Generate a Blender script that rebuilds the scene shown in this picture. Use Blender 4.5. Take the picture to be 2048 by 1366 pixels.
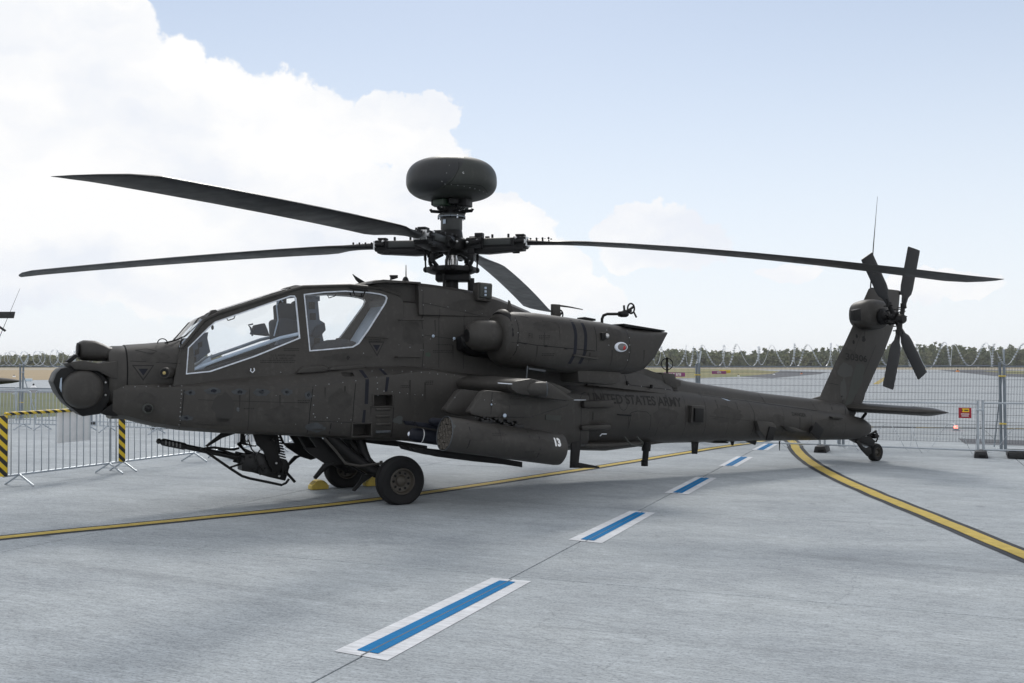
import bpy, bmesh, math, random
from mathutils import Vector, Matrix, noise
from mathutils.bvhtree import BVHTree
random.seed(7)
SC = bpy.context.scene
for o in list(bpy.data.objects): bpy.data.objects.remove(o)
C = SC.collection
R = math.radians
# ------------------------------------------------------------------ camera
F, CAMH, PITCH = 1991.0, 1.80, math.atan(48/1991.0)
cam = bpy.data.cameras.new('camera'); cam.lens = F/2048*36; cam.sensor_width = 36
cam.clip_start = .1; cam.clip_end = 6000
co = bpy.data.objects.new('camera', cam); C.objects.link(co)
co.location = (0, 0, CAMH); co.rotation_euler = (math.pi/2+PITCH, 0, 0)
SC.camera = co
SC.render.resolution_x, SC.render.resolution_y = 1024, 683
# ------------------------------------------------------------------ exposure
vs = SC.view_settings
vs.view_transform = 'Standard'; vs.look = 'None'; vs.gamma = 1; vs.exposure = 0.0; vs.use_curve_mapping = False
# ------------------------------------------------------------------ sun + sky
SUN_EL, SUN_AZ = R(40), R(-2)        # veiled by cloud, straight ahead of the camera
sl = bpy.data.lights.new('sun', 'SUN'); sl.energy = 1.45; sl.angle = R(10); sl.color = (1, .96, .9)
so = bpy.data.objects.new('sun', sl); C.objects.link(so)
sd = Vector((math.sin(SUN_AZ)*math.cos(SUN_EL), math.cos(SUN_AZ)*math.cos(SUN_EL), math.sin(SUN_EL)))
so.rotation_euler = sd.to_track_quat('Z', 'Y').to_euler(); so.location = (0, 0, 60)

def px_dir(px, py):
    a = (px-1024)/F; b = -(py-683)/F; cp, sp = math.cos(PITCH), math.sin(PITCH)
    return Vector((a, cp-b*sp, sp+b*cp))
def azel(px, py):
    d = px_dir(px, py).normalized()
    return math.atan2(d.x, d.y), math.asin(d.z)

def build_world():
    W = bpy.data.worlds.new('World'); SC.world = W; W.use_nodes = True
    nt = W.node_tree; nt.nodes.clear(); N = nt.nodes.new; L = nt.links.new
    def math_(op, a, b=None, clamp=False):
        n = N('ShaderNodeMath'); n.operation = op; n.use_clamp = clamp
        for i, x in enumerate((a, b)):
            if x is None: continue
            if isinstance(x, (int, float)): n.inputs[i].default_value = x
            else: L(x, n.inputs[i])
        return n.outputs[0]
    tc = N('ShaderNodeTexCoord'); sep = N('ShaderNodeSeparateXYZ'); L(tc.outputs['Generated'], sep.inputs[0])
    az = math_('ARCTAN2', sep.outputs[0], sep.outputs[1]); el = math_('ARCSINE', sep.outputs[2])
    sky = N('ShaderNodeTexSky'); sky.sky_type = 'NISHITA'; sky.sun_disc = False
    sky.sun_elevation = SUN_EL; sky.sun_rotation = SUN_AZ
    sky.air_density = 1.0; sky.dust_density = .2; sky.ozone_density = 1.0
    cmb = N('ShaderNodeCombineXYZ'); L(az, cmb.inputs[0]); L(el, cmb.inputs[1])
    nz = N('ShaderNodeTexNoise'); nz.inputs['Scale'].default_value = 9; nz.inputs['Detail'].default_value = 8
    nz.inputs['Roughness'].default_value = .62; L(cmb.outputs[0], nz.inputs['Vector'])
    # billows: smooth voronoi distances give cumulus edges
    vo = N('ShaderNodeTexVoronoi'); vo.feature = 'SMOOTH_F1'; vo.inputs['Scale'].default_value = 16
    vo.inputs['Smoothness'].default_value = .25
    wv = N('ShaderNodeVectorMath'); wv.operation = 'MULTIPLY_ADD'; L(nz.outputs['Color'], wv.inputs[0])
    wv.inputs[1].default_value = (.06, .06, 0); L(cmb.outputs[0], wv.inputs[2])
    L(wv.outputs[0], vo.inputs['Vector'])
    # cumulus banks: centre px, half sizes px
    blobs = [(60, 150, 330, 250), (-150, 60, 480, 300), (200, 90, 150, 130), (300, 170, 150, 120), (420, 215, 150, 110), (530, 240, 150, 110), (640, 265, 150, 105),
             (760, 262, 130, 95), (858, 222, 88, 68), (850, 300, 110, 90), (890, 345, 80, 70), (560, 330, 330, 140), (300, 400, 480, 220), (720, 400, 260, 140),
             (960, 430, 130, 90), (1030, 462, 110, 80), (1085, 530, 130, 80), (1140, 590, 150, 60), (1262, 455, 100, 78), (1335, 475, 105, 75), (1400, 500, 90, 56), (1330, 505, 170, 52),
             (500, 560, 420, 110), (120, 500, 330, 150), (1590, 540, 80, 26), (1880, 560, 120, 32)]
    nw = N('ShaderNodeTexNoise'); nw.inputs['Scale'].default_value = 17; nw.inputs['Detail'].default_value = 9; nw.inputs['Roughness'].default_value = .6; L(cmb.outputs[0], nw.inputs['Vector'])
    wsub = N('ShaderNodeVectorMath'); wsub.operation = 'SUBTRACT'; L(nw.outputs['Color'], wsub.inputs[0]); wsub.inputs[1].default_value = (.5, .5, 0)
    wrp = N('ShaderNodeVectorMath'); wrp.operation = 'MULTIPLY_ADD'; L(wsub.outputs[0], wrp.inputs[0]); wrp.inputs[1].default_value = (.070, .062, 0); L(cmb.outputs[0], wrp.inputs[2])
    acc = None
    for px, py, rx, ry in blobs:
        a, e = azel(px, py)
        mp = N('ShaderNodeMapping'); mp.vector_type = 'POINT'
        sx, sy = F/rx, F/ry
        mp.inputs['Scale'].default_value = (sx, sy, 0); mp.inputs['Location'].default_value = (-a*sx, -e*sy, 0)
        L(wrp.outputs[0], mp.inputs['Vector'])
        g = N('ShaderNodeTexGradient'); g.gradient_type = 'SPHERICAL'; L(mp.outputs[0], g.inputs[0])
        acc = g.outputs['Fac'] if acc is None else math_('MAXIMUM', acc, g.outputs['Fac'])
    # elsewhere in the sky: scattered cumulus of the same kind
    big = N('ShaderNodeTexNoise'); big.inputs['Scale'].default_value = 2.2; big.inputs['Detail'].default_value = 3
    L(tc.outputs['Generated'], big.inputs['Vector'])
    out = math_('MULTIPLY', math_('SUBTRACT', math_('ABSOLUTE', az), .62), 4, True)
    out2 = math_('MULTIPLY', math_('SUBTRACT', el, .46), 4, True)
    outm = math_('MAXIMUM', out, out2)
    rest = math_('MULTIPLY', math_('MULTIPLY', math_('SUBTRACT', big.outputs['Fac'], .39), 3.2, True), outm)
    acc = math_('MAXIMUM', acc, rest)
    edge = math_('ADD', math_('MULTIPLY', math_('SUBTRACT', nz.outputs['Fac'], .5), .30),
                 math_('MULTIPLY', math_('SUBTRACT', .34, vo.outputs['Distance']), .35))
    d = math_('ADD', acc, math_('MULTIPLY', edge, math_('MULTIPLY', acc, 5, True)))
    mr = N('ShaderNodeMapRange'); mr.interpolation_type = 'SMOOTHSTEP'
    L(d, mr.inputs['Value']); mr.inputs['From Min'].default_value = .145; mr.inputs['From Max'].default_value = .245
    # edges soften low down, where the banks stand farther off
    soft = N('ShaderNodeMapRange'); L(el, soft.inputs['Value']); soft.inputs['From Min'].default_value = .02; soft.inputs['From Max'].default_value = .16; soft.inputs['To Min'].default_value = .88; soft.inputs['To Max'].default_value = 1
    mask = math_('MULTIPLY', mr.outputs['Result'], soft.outputs[0])
    # cloud tops bright, folds a little blue-grey
    nz2 = N('ShaderNodeTexNoise'); nz2.inputs['Scale'].default_value = 6; nz2.inputs['Detail'].default_value = 7
    mp2 = N('ShaderNodeMapping'); mp2.inputs['Scale'].default_value = (1, 2.0, 1); L(wrp.outputs[0], mp2.inputs[0]); L(mp2.outputs[0], nz2.inputs['Vector'])
    cr = N('ShaderNodeValToRGB'); L(nz2.outputs['Fac'], cr.inputs[0])
    cr.color_ramp.elements[0].position = .36; cr.color_ramp.elements[0].color = (.85, .885, .95, 1)
    cr.color_ramp.elements[1].position = .56; cr.color_ramp.elements[1].color = (1.0, 1.0, 1.0, 1)
    mulsky = N('ShaderNodeMix'); mulsky.data_type = 'RGBA'; mulsky.blend_type = 'MIX'
    sk = N('ShaderNodeVectorMath'); sk.operation = 'SCALE'; L(sky.outputs[0], sk.inputs[0]); sk.inputs['Scale'].default_value = SKY_K
    hz = N('ShaderNodeMapRange'); L(el, hz.inputs['Value']); hz.interpolation_type = 'SMOOTHSTEP'
    hz.inputs['From Min'].default_value = .42; hz.inputs['From Max'].default_value = -.02
    hz.inputs['To Min'].default_value = .36; hz.inputs['To Max'].default_value = .92
    L(hz.outputs[0], mulsky.inputs['Factor']); L(sk.outputs[0], mulsky.inputs['A'])
    mulsky.inputs['B'].default_value = HAZE_C
    cs = N('ShaderNodeVectorMath'); cs.operation = 'SCALE'; L(cr.outputs[0], cs.inputs[0]); cs.inputs['Scale'].default_value = CLOUD_K
    mx = N('ShaderNodeMix'); mx.data_type = 'RGBA'; L(mask, mx.inputs['Factor']); L(mulsky.outputs['Result'], mx.inputs['A']); L(cs.outputs[0], mx.inputs['B'])
    bg = N('ShaderNodeBackground'); bg.inputs['Strength'].default_value = 0.1; L(mx.outputs['Result'], bg.inputs[0])
    ow = N('ShaderNodeOutputWorld'); L(bg.outputs[0], ow.inputs[0])
    W.cycles.sampling_method = 'MANUAL'; W.cycles.sample_map_resolution = 512
SKY_K = 1.0; CLOUD_K = 10.1; HAZE_C = (8.95, 9.35, 10.0, 1)
build_world()
SC.render.engine = 'CYCLES'
SC.cycles.max_bounces = 8; SC.cycles.transparent_max_bounces = 24

# ------------------------------------------------------------------ materials
MATS = {}
def lin(r, g, b):
    f = lambda c: c/12.92 if c <= .04045 else ((c+.055)/1.055)**2.4
    return (f(r/255), f(g/255), f(b/255), 1)
def mat(name, col, rough=.55, metal=0, var=.0, scale=3.0, bump=0, bscale=60, spec=.5, rvar=.08, col2=None, coords='Object', stretch=None):
    if name in MATS: return MATS[name]
    m = bpy.data.materials.new(name); m.use_nodes = True; nt = m.node_tree; b = nt.nodes['Principled BSDF']
    if len(col) == 3: col = (*col, 1)
    b.inputs['Roughness'].default_value = rough; b.inputs['Metallic'].default_value = metal
    b.inputs['Specular IOR Level'].default_value = spec; b.inputs['Base Color'].default_value = col
    tc = nt.nodes.new('ShaderNodeTexCoord'); src = tc.outputs[coords]
    if stretch:
        mp = nt.nodes.new('ShaderNodeMapping'); mp.inputs['Scale'].default_value = stretch; nt.links.new(src, mp.inputs[0]); src = mp.outputs[0]
    n = nt.nodes.new('ShaderNodeTexNoise'); n.inputs['Scale'].default_value = scale; n.inputs['Detail'].default_value = 7; n.inputs['Roughness'].default_value = .6
    nt.links.new(src, n.inputs['Vector'])
    cr = nt.nodes.new('ShaderNodeValToRGB'); nt.links.new(n.outputs['Fac'], cr.inputs[0])
    cr.color_ramp.elements[0].position = .3; cr.color_ramp.elements[1].position = .7
    c2 = col2 if col2 else tuple(min(1, c*(1+var)) for c in col[:3])
    if len(c2) == 3: c2 = (*c2, 1)
    cr.color_ramp.elements[0].color = tuple(c*(1-var) for c in col[:3])+(1,) if not col2 else col
    cr.color_ramp.elements[1].color = c2
    nt.links.new(cr.outputs[0], b.inputs['Base Color'])
    mr = nt.nodes.new('ShaderNodeMapRange'); nt.links.new(n.outputs['Fac'], mr.inputs[0]); mr.inputs['From Min'].default_value = .3; mr.inputs['From Max'].default_value = .7
    mr.inputs['To Min'].default_value = max(0, rough-rvar); mr.inputs['To Max'].default_value = min(1, rough+rvar); nt.links.new(mr.outputs[0], b.inputs['Roughness'])
    if bump:
        n2 = nt.nodes.new('ShaderNodeTexNoise'); n2.inputs['Scale'].default_value = bscale; n2.inputs['Detail'].default_value = 4; nt.links.new(src, n2.inputs['Vector'])
        bp = nt.nodes.new('ShaderNodeBump'); bp.inputs['Strength'].default_value = bump; bp.inputs['Distance'].default_value = .01
        nt.links.new(n2.outputs['Fac'], bp.inputs['Height']); nt.links.new(bp.outputs[0], b.inputs['Normal'])
    MATS[name] = m
    return m
def hull_paint(name, col, rough):
    """matt olive paint: broad fading, fine dust, streaks running down"""
    m = mat(name, col, rough, var=.20, scale=1.3, bump=.10, bscale=170, rvar=.08, spec=.32)
    nt = m.node_tree; b = nt.nodes['Principled BSDF']; N = nt.nodes.new; L = nt.links.new
    ramp = next(n for n in nt.nodes if n.type == 'VALTORGB'); tc = next(n for n in nt.nodes if n.type == 'TEX_COORD')
    mp = N('ShaderNodeMapping'); mp.inputs['Scale'].default_value = (9, 9, .9); L(tc.outputs['Object'], mp.inputs[0])
    n = N('ShaderNodeTexNoise'); n.inputs['Scale'].default_value = 1.4; n.inputs['Detail'].default_value = 6; L(mp.outputs[0], n.inputs['Vector'])
    n2 = N('ShaderNodeTexNoise'); n2.inputs['Scale'].default_value = 22; n2.inputs['Detail'].default_value = 5; L(tc.outputs['Object'], n2.inputs['Vector'])
    mu = N('ShaderNodeMath'); mu.operation = 'MULTIPLY'; L(n.outputs['Fac'], mu.inputs[0]); L(n2.outputs['Fac'], mu.inputs[1])
    mr = N('ShaderNodeMapRange'); L(mu.outputs[0], mr.inputs[0]); mr.inputs['From Min'].default_value = .27; mr.inputs['From Max'].default_value = .50
    mr.inputs['To Max'].default_value = .42
    mx = N('ShaderNodeMix'); mx.data_type = 'RGBA'; L(mr.outputs[0], mx.inputs['Factor']); L(ramp.outputs[0], mx.inputs['A'])
    mx.inputs['B'].default_value = (col[0]*2.0, col[1]*2.0, col[2]*2.0, 1)
    L(mx.outputs['Result'], b.inputs['Base Color'])
    return m
HULL = hull_paint('olive_drab_paint', (.0435, .0405, .0370), .50)
BLADE = mat('rotor_blade_black', (.015, .0155, .0175), .45, var=.25, scale=4, spec=.35)
DARK = mat('black_fittings', (.0075, .0075, .008), .5, var=.25, scale=12, spec=.25)
DGREEN = mat('grey_green_patch', (.062, .066, .061), .6, var=.12, scale=6, spec=.2)
NAVY = mat('dark_band_paint', (.012, .0135, .021), .55, var=.15, scale=8, spec=.2)
MARK = mat('faded_black_lettering', (.027, .026, .025), .6, var=.3, scale=25, spec=.15)
SCUFF = mat('worn_grey_touch_up', (.080, .088, .096), .6, var=.25, scale=30, spec=.25)
RUBBER = mat('tyre_rubber', (.012, .012, .013), .7, spec=.25, var=.2, scale=14, bump=.15, bscale=90)
RIM = mat('wheel_rim_olive', (.062, .054, .043), .5, var=.2, scale=20)
STEEL = mat('bright_steel', (.55, .55, .55), .32, metal=1, var=.15, scale=30)
GUNM = mat('gun_metal', (.016, .016, .017), .42, metal=.4, var=.2, scale=20)
BRASS = mat('brass_lens', (.45, .36, .16), .4, metal=.8, var=.15, scale=40)
GALV = mat('galvanised_steel', (.42, .46, .50), .45, metal=.55, var=.14, scale=9)
GALVD = mat('dull_galvanised_steel', (.20, .23, .26), .5, metal=.4, var=.15, scale=9)
WIRE = mat('razor_wire_steel', (.58, .61, .64), .4, metal=.4, var=.1, scale=20)
MESHM = mat('dark_mesh_wire', (.085, .09, .095), .6, metal=.2, var=.1, scale=5)
WHITE = mat('white_paint', (.84, .84, .84), .6, var=.05, scale=12)
SEAL = mat('pale_window_sealant', (.78, .82, .88), .5, var=.08, scale=30)
YEL = mat('yellow_plastic', (.60, .45, .09), .6, var=.2, scale=9)
BLACKP = mat('black_plastic', (.018, .018, .02), .6, var=.2, scale=8)
SEATM = mat('cockpit_fabric', (.016, .022, .034), .8, var=.2, scale=12)
COCK = mat('cockpit_grey', (.040, .056, .082), .6, var=.15, scale=9)
PALE = mat('cockpit_pale_trim', (.42, .50, .60), .55, var=.12, scale=8)
REDL = mat('red_lens', (.45, .02, .02), .2, var=.1, scale=20)
def glass_mat(name, tint=(.94, .965, .985), gloss=.015):
    m = bpy.data.materials.new(name); m.use_nodes = True; nt = m.node_tree; nt.nodes.clear(); N = nt.nodes.new; L = nt.links.new
    t = N('ShaderNodeBsdfTransparent'); t.inputs[0].default_value = (*tint, 1)
    g = N('ShaderNodeBsdfGlossy'); g.inputs['Roughness'].default_value = .03
    fr = N('ShaderNodeFresnel'); fr.inputs['IOR'].default_value = 1.5
    nz = N('ShaderNodeTexNoise'); nz.inputs['Scale'].default_value = 3; tc = N('ShaderNodeTexCoord'); L(tc.outputs['Object'], nz.inputs['Vector'])
    bp = N('ShaderNodeBump'); bp.inputs['Strength'].default_value = .25; bp.inputs['Distance'].default_value = .02; L(nz.outputs['Fac'], bp.inputs['Height']); L(bp.outputs[0], g.inputs['Normal'])
    ad = N('ShaderNodeMath'); ad.inputs[1].default_value = gloss; L(fr.outputs[0], ad.inputs[0])
    mx = N('ShaderNodeMixShader'); L(ad.outputs[0], mx.inputs[0]); L(t.outputs[0], mx.inputs[1]); L(g.outputs[0], mx.inputs[2])
    o = N('ShaderNodeOutputMaterial'); L(mx.outputs[0], o.inputs[0]); MATS[name] = m; return m
GLASS = glass_mat('canopy_glass')

# ------------------------------------------------------------------ mesh helpers
class B:
    """collects shapes, then links them as ONE mesh object"""
    def __init__(s): s.bm = bmesh.new()
    def _add(s, verts, faces):
        vs_ = [s.bm.verts.new(v) for v in verts]
        for f in faces:
            try: s.bm.faces.new([vs_[i] for i in f])
            except ValueError: pass
        return vs_
    def box(s, c, size, rot=None, bev=0.0):
        t = bmesh.new(); bmesh.ops.create_cube(t, size=1)
        for v in t.verts: v.co = Vector((v.co.x*size[0], v.co.y*size[1], v.co.z*size[2]))
        if bev: bmesh.ops.bevel(t, geom=list(t.edges), offset=bev, segments=2, profile=.5, affect='EDGES')
        M = (rot.to_4x4() if rot is not None else Matrix())
        for v in t.verts: v.co = (M @ v.co)+Vector(c)
        s.merge(t); return s
    def merge(s, t):
        t.verts.index_update()
        s._add([v.co.copy() for v in t.verts], [[v.index for v in f.verts] for f in t.faces]); t.free()
    def rings(s, rs, cap=True, closed=True):
        n = len(rs[0]); vs_ = []
        for r in rs: vs_ += list(r)
        fs = []
        for i in range(len(rs)-1):
            for j in range(n if closed else n-1):
                k = (j+1) % n
                fs.append((i*n+j, i*n+k, (i+1)*n+k, (i+1)*n+j))
        if cap:
            fs.append(tuple(range(n))[::-1]); fs.append(tuple((len(rs)-1)*n+j for j in range(n)))
        s._add(vs_, fs); return s
    def tube(s, p0, p1, r0, r1=None, n=10, cap=True):
        return s.path([p0, p1], [r0, r0 if r1 is None else r1], n, cap)
    def path(s, pts, r, n=8, cap=True):
        pts = [Vector(p) for p in pts]; rs = r if isinstance(r, (list, tuple)) else [r]*len(pts)
        rings = []; prev = None
        for i, p in enumerate(pts):
            d = (pts[min(i+1, len(pts)-1)]-pts[max(i-1, 0)]).normalized()
            if prev is None:
                a = Vector((0, 0, 1)) if abs(d.z) < .9 else Vector((1, 0, 0)); x = d.cross(a).normalized()
            else:
                x = (prev-d*prev.dot(d)).normalized()
            prev = x; y = d.cross(x)
            rings.append([p+(x*math.cos(t)+y*math.sin(t))*rs[i] for t in [2*math.pi*k/n for k in range(n)]])
        return s.rings(rings, cap)
    def lathe(s, prof, o, axis, n=24, cap=True, squash=None):
        """prof = [(radius, distance along axis)]"""
        ax = Vector(axis).normalized(); a = Vector((0, 0, 1)) if abs(ax.z) < .9 else Vector((1, 0, 0))
        x = ax.cross(a).normalized(); y = ax.cross(x); o = Vector(o)
        return s.rings([[o+ax*d+(x*math.cos(t)+y*math.sin(t))*max(r, 1e-4) for t in [2*math.pi*k/n for k in range(n)]] for r, d in prof], cap)
    def prism(s, poly, off, bev=0):
        """closed 3-D polygon swept by the vector off"""
        t = bmesh.new(); off = Vector(off); p = [Vector(q) for q in poly]; n = len(p)
        v0 = [t.verts.new(q) for q in p]; v1 = [t.verts.new(q+off) for q in p]
        f0 = t.faces.new(v0[::-1]); f1 = t.faces.new(v1)
        for i in range(n): t.faces.new((v0[i], v0[(i+1) % n], v1[(i+1) % n], v1[i]))
        bmesh.ops.recalc_face_normals(t, faces=t.faces)
        if bev: bmesh.ops.bevel(t, geom=list(t.edges), offset=bev, segments=2, profile=.5, affect='EDGES')
        s.merge(t); return s
    def ball(s, c, r, n=16, sc=(1, 1, 1)):
        t = bmesh.new(); bmesh.ops.create_uvsphere(t, u_segments=n, v_segments=max(6, n//2), radius=r)
        for v in t.verts: v.co = Vector((v.co.x*sc[0], v.co.y*sc[1], v.co.z*sc[2]))+Vector(c)
        s.merge(t); return s
    def obj(s, name, m, parent=None, smooth=35, mirror=False):
        bmesh.ops.recalc_face_normals(s.bm, faces=s.bm.faces)
        me = bpy.data.meshes.new(name); s.bm.to_mesh(me); s.bm.free()
        return link(name, me, m, parent, smooth)
def link(name, me, m, parent=None, smooth=35):
    if smooth:
        me.polygons.foreach_set('use_smooth', [True]*len(me.polygons)); me.set_sharp_from_angle(angle=R(smooth))
    if m is not None and not me.materials: me.materials.append(m)
    o = bpy.data.objects.new(name, me); C.objects.link(o)
    if parent is not None: o.parent = parent
    return o
def tag(o, label=None, cat=None, group=None, kind=None):
    if label: o['label'] = label
    if cat: o['category'] = cat
    if group: o['group'] = group
    if kind: o['kind'] = kind
    return o
def empty(name, loc, rz=0):
    o = bpy.data.objects.new(name, None); C.objects.link(o); o.location = loc; o.rotation_euler = (0, 0, rz); o.empty_display_size = .3
    return o
def copy_tree(o, parent=None):
    c = o.copy(); C.objects.link(c); c.parent = parent
    for ch in list(o.children): copy_tree(ch, c)
    return c
def interp(tab, x):
    if x <= tab[0][0]: return tab[0][1]
    for (a, ya), (b, yb) in zip(tab, tab[1:]):
        if x <= b: return ya+(yb-ya)*(x-a)/(b-a)
    return tab[-1][1]
def ground_pt(px, py, z=0.0):
    d = px_dir(px, py); t = (z-CAMH)/d.z
    return Vector((d.x*t, d.y*t, z))
# ================================================================== the setting
A_DIR = Vector((.374, .927, 0)).normalized(); B_DIR = Vector((A_DIR.y, -A_DIR.x, 0))     # slab grid: along / across the blue dashes
A_ANG = math.atan2(B_DIR.y, B_DIR.x)
def concrete(name, base, stains=True):
    m = bpy.data.materials.new(name); m.use_nodes = True; nt = m.node_tree; b = nt.nodes['Principled BSDF']; N = nt.nodes.new; L = nt.links.new
    geo = N('ShaderNodeNewGeometry')
    rot = N('ShaderNodeMapping'); rot.vector_type = 'POINT'; rot.inputs['Rotation'].default_value = (0, 0, -A_ANG); L(geo.outputs['Position'], rot.inputs[0])
    def nz(scale, sx, sy, det=6, ro=.6):
        mp = N('ShaderNodeMapping'); mp.inputs['Scale'].default_value = (sx, sy, 1); L(rot.outputs[0], mp.inputs[0])
        n = N('ShaderNodeTexNoise'); n.inputs['Scale'].default_value = scale; n.inputs['Detail'].default_value = det; n.inputs['Roughness'].default_value = ro
        L(mp.outputs[0], n.inputs['Vector']); return n.outputs['Fac']
    def mr(x, a, b_, c, d):
        n = N('ShaderNodeMapRange'); L(x, n.inputs[0]); n.inputs[1].default_value = a; n.inputs[2].default_value = b_; n.inputs[3].default_value = c; n.inputs[4].default_value = d; return n.outputs[0]
    def mul(a, c):
        n = N('ShaderNodeMath'); n.operation = 'MULTIPLY'; L(a, n.inputs[0]); L(c, n.inputs[1]); return n.outputs[0]
    broom = nz(44, .22, 1.5, 4, .75)       # broom finish: fine streaks across the slab
    broom2 = nz(16, .12, 1.2, 6, .75)
    pits = nz(62, .7, 1, 4, .7)
    blot = nz(.55, 1, 1.6, 6, .6); blot2 = nz(2.6, .6, 1.5, 5, .6)
    pm = mr(pits, .30, .52, .60, 1.10)
    v = mul(mul(mr(broom, .3, .7, .66, 1.32), mr(broom2, .3, .7, .84, 1.14)), mul(mul(mr(blot, .3, .7, .84, 1.12), mr(blot2, .3, .7, .90, 1.08)), pm))
    # oil drips: sparse round spots
    vo = N('ShaderNodeTexVoronoi'); vo.inputs['Scale'].default_value = 1.1; L(rot.outputs[0], vo.inputs['Vector'])
    dn = N('ShaderNodeMath'); dn.operation = 'ADD'; L(vo.outputs['Distance'], dn.inputs[0]); L(mr(blot2, .2, .8, -.03, .03), dn.inputs[1])
    sel = N('ShaderNodeSeparateColor'); L(vo.outputs['Color'], sel.inputs[0])
    spot = mul(mr(dn.outputs[0], .03, .075, 1, 0), mr(sel.outputs[0], .62, .64, 0, .30))
    iv = N('ShaderNodeMath'); iv.operation = 'SUBTRACT'; iv.inputs[0].default_value = 1; L(spot, iv.inputs[1]); v = mul(v, iv.outputs[0])
    # hairline shrinkage cracks
    vc = N('ShaderNodeTexVoronoi'); vc.feature = 'DISTANCE_TO_EDGE'; vc.inputs['Scale'].default_value = .23
    wv = N('ShaderNodeVectorMath'); wv.operation = 'MULTIPLY_ADD'; nn = N('ShaderNodeTexNoise'); nn.inputs['Scale'].default_value = 1.7; nn.inputs['Detail'].default_value = 6; L(rot.outputs[0], nn.inputs['Vector']); L(nn.outputs['Color'], wv.inputs[0]); wv.inputs[1].default_value = (.5, .5, 0); L(rot.outputs[0], wv.inputs[2])
    L(wv.outputs[0], vc.inputs['Vector']); v = mul(v, mr(mul(vc.outputs['Distance'], mr(blot, .40, .50, 12, 1)), .0009, .0022, .86, 1))
    oi = N('ShaderNodeObjectInfo'); v = mul(v, mr(oi.outputs['Random'], 0, 1, .965, 1.03))
    if stains:
        # tyre scuffs and a rust stain: shapes of their own
        def seg(p, q, w0, w1, s):
            sb = N('ShaderNodeVectorMath'); sb.operation = 'SUBTRACT'; L(geo.outputs['Position'], sb.inputs[0]); sb.inputs[1].default_value = (*p, 0)
            d = Vector((q[0]-p[0], q[1]-p[1], 0)); ln = d.length; d.normalize()
            da = N('ShaderNodeVectorMath'); da.operation = 'DOT_PRODUCT'; L(sb.outputs[0], da.inputs[0]); da.inputs[1].default_value = d
            dn = N('ShaderNodeVectorMath'); dn.operation = 'DOT_PRODUCT'; L(sb.outputs[0], dn.inputs[0]); dn.inputs[1].default_value = (-d.y, d.x, 0)
            ab = N('ShaderNodeMath'); ab.operation = 'ABSOLUTE'; L(dn.outputs['Value'], ab.inputs[0])
            across = mr(ab.outputs[0], w0, w1, 1, 0)
            a1 = mr(da.outputs['Value'], -.3, .6, 0, 1); a2 = mr(da.outputs['Value'], ln-1.2, ln+.6, 1, 0)
            return mul(mul(across, mul(a1, a2)), mr(blot2, .25, .6, .5*s, s))
        st = seg((2.6, 9.6), (6.5, 7.4), .05, .16, .16)          # old tyre scuffs
        st2 = seg((-4.5, 9.3), (-1.2, 7.6), .04, .14, .14)
        for k in (st, st2):
            inv = N('ShaderNodeMath'); inv.operation = 'SUBTRACT'; inv.inputs[0].default_value = 1; L(k, inv.inputs[1]); v = mul(v, inv.outputs[0])
        rust = seg((.15, 17.0), (1.15, 16.85), .05, .30, .55)
    colm = N('ShaderNodeMix'); colm.data_type = 'RGBA'; L(blot, colm.inputs['Factor'])
    colm.inputs['A'].default_value = (base[0]*.98, base[1]*.99, base[2]*1.03, 1); colm.inputs['B'].default_value = (base[0]*1.03, base[1], base[2]*.97, 1)
    sc = N('ShaderNodeVectorMath'); sc.operation = 'SCALE'; L(colm.outputs['Result'], sc.inputs[0]); L(v, sc.inputs['Scale'])
    out = sc.outputs[0]
    if stains:
        rx = N('ShaderNodeMix'); rx.data_type = 'RGBA'; L(rust, rx.inputs['Factor']); L(out, rx.inputs['A']); rx.inputs['B'].default_value = (.30, .19, .13, 1); out = rx.outputs['Result']
    L(out, b.inputs['Base Color']); b.inputs['Roughness'].default_value = .85; b.inputs['Specular IOR Level'].default_value = .3
    bp = N('ShaderNodeBump'); bp.inputs['Strength'].default_value = .35; bp.inputs['Distance'].default_value = .006; L(mul(broom, pm), bp.inputs['Height']); L(bp.outputs[0], b.inputs['Normal'])
    MATS[name] = m; return m
CONC = concrete('broomed_concrete', (.352, .386, .406))
FARC = concrete('worn_apron_concrete', (.385, .418, .440), False)
def flat_mat(name, c1, c2, scale, rough=.9, stretch=None, bump=0):
    return mat(name, c1, rough, scale=scale, col2=c2, coords='Object', stretch=stretch, bump=bump, bscale=scale*8)
def sheet(name, pts, z, m, kind='structure', parent=None):
    b = B(); vs_ = [b.bm.verts.new((p[0], p[1], z)) for p in pts]; b.bm.faces.new(vs_)
    bmesh.ops.triangulate(b.bm, faces=b.bm.faces)
    o = b.obj(name, m, parent, 0)
    for p in o.data.polygons:
        if p.normal.z < 0: p.flip()
    if kind and parent is None: o['kind'] = kind
    return o
ground = sheet('ground', [(-2500, -100), (2500, -100), (2500, 3400), (-2500, 3400)], -.030, FARC)
apron = sheet('apron', [(A_DIR*a+B_DIR*b_)[:2] for a, b_ in ((-4, -32), (-4, 32), (34, 32), (34, -32))], -.022,
              mat('joint_filler', (.11, .115, .12), .9, var=.2, scale=5))
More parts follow.
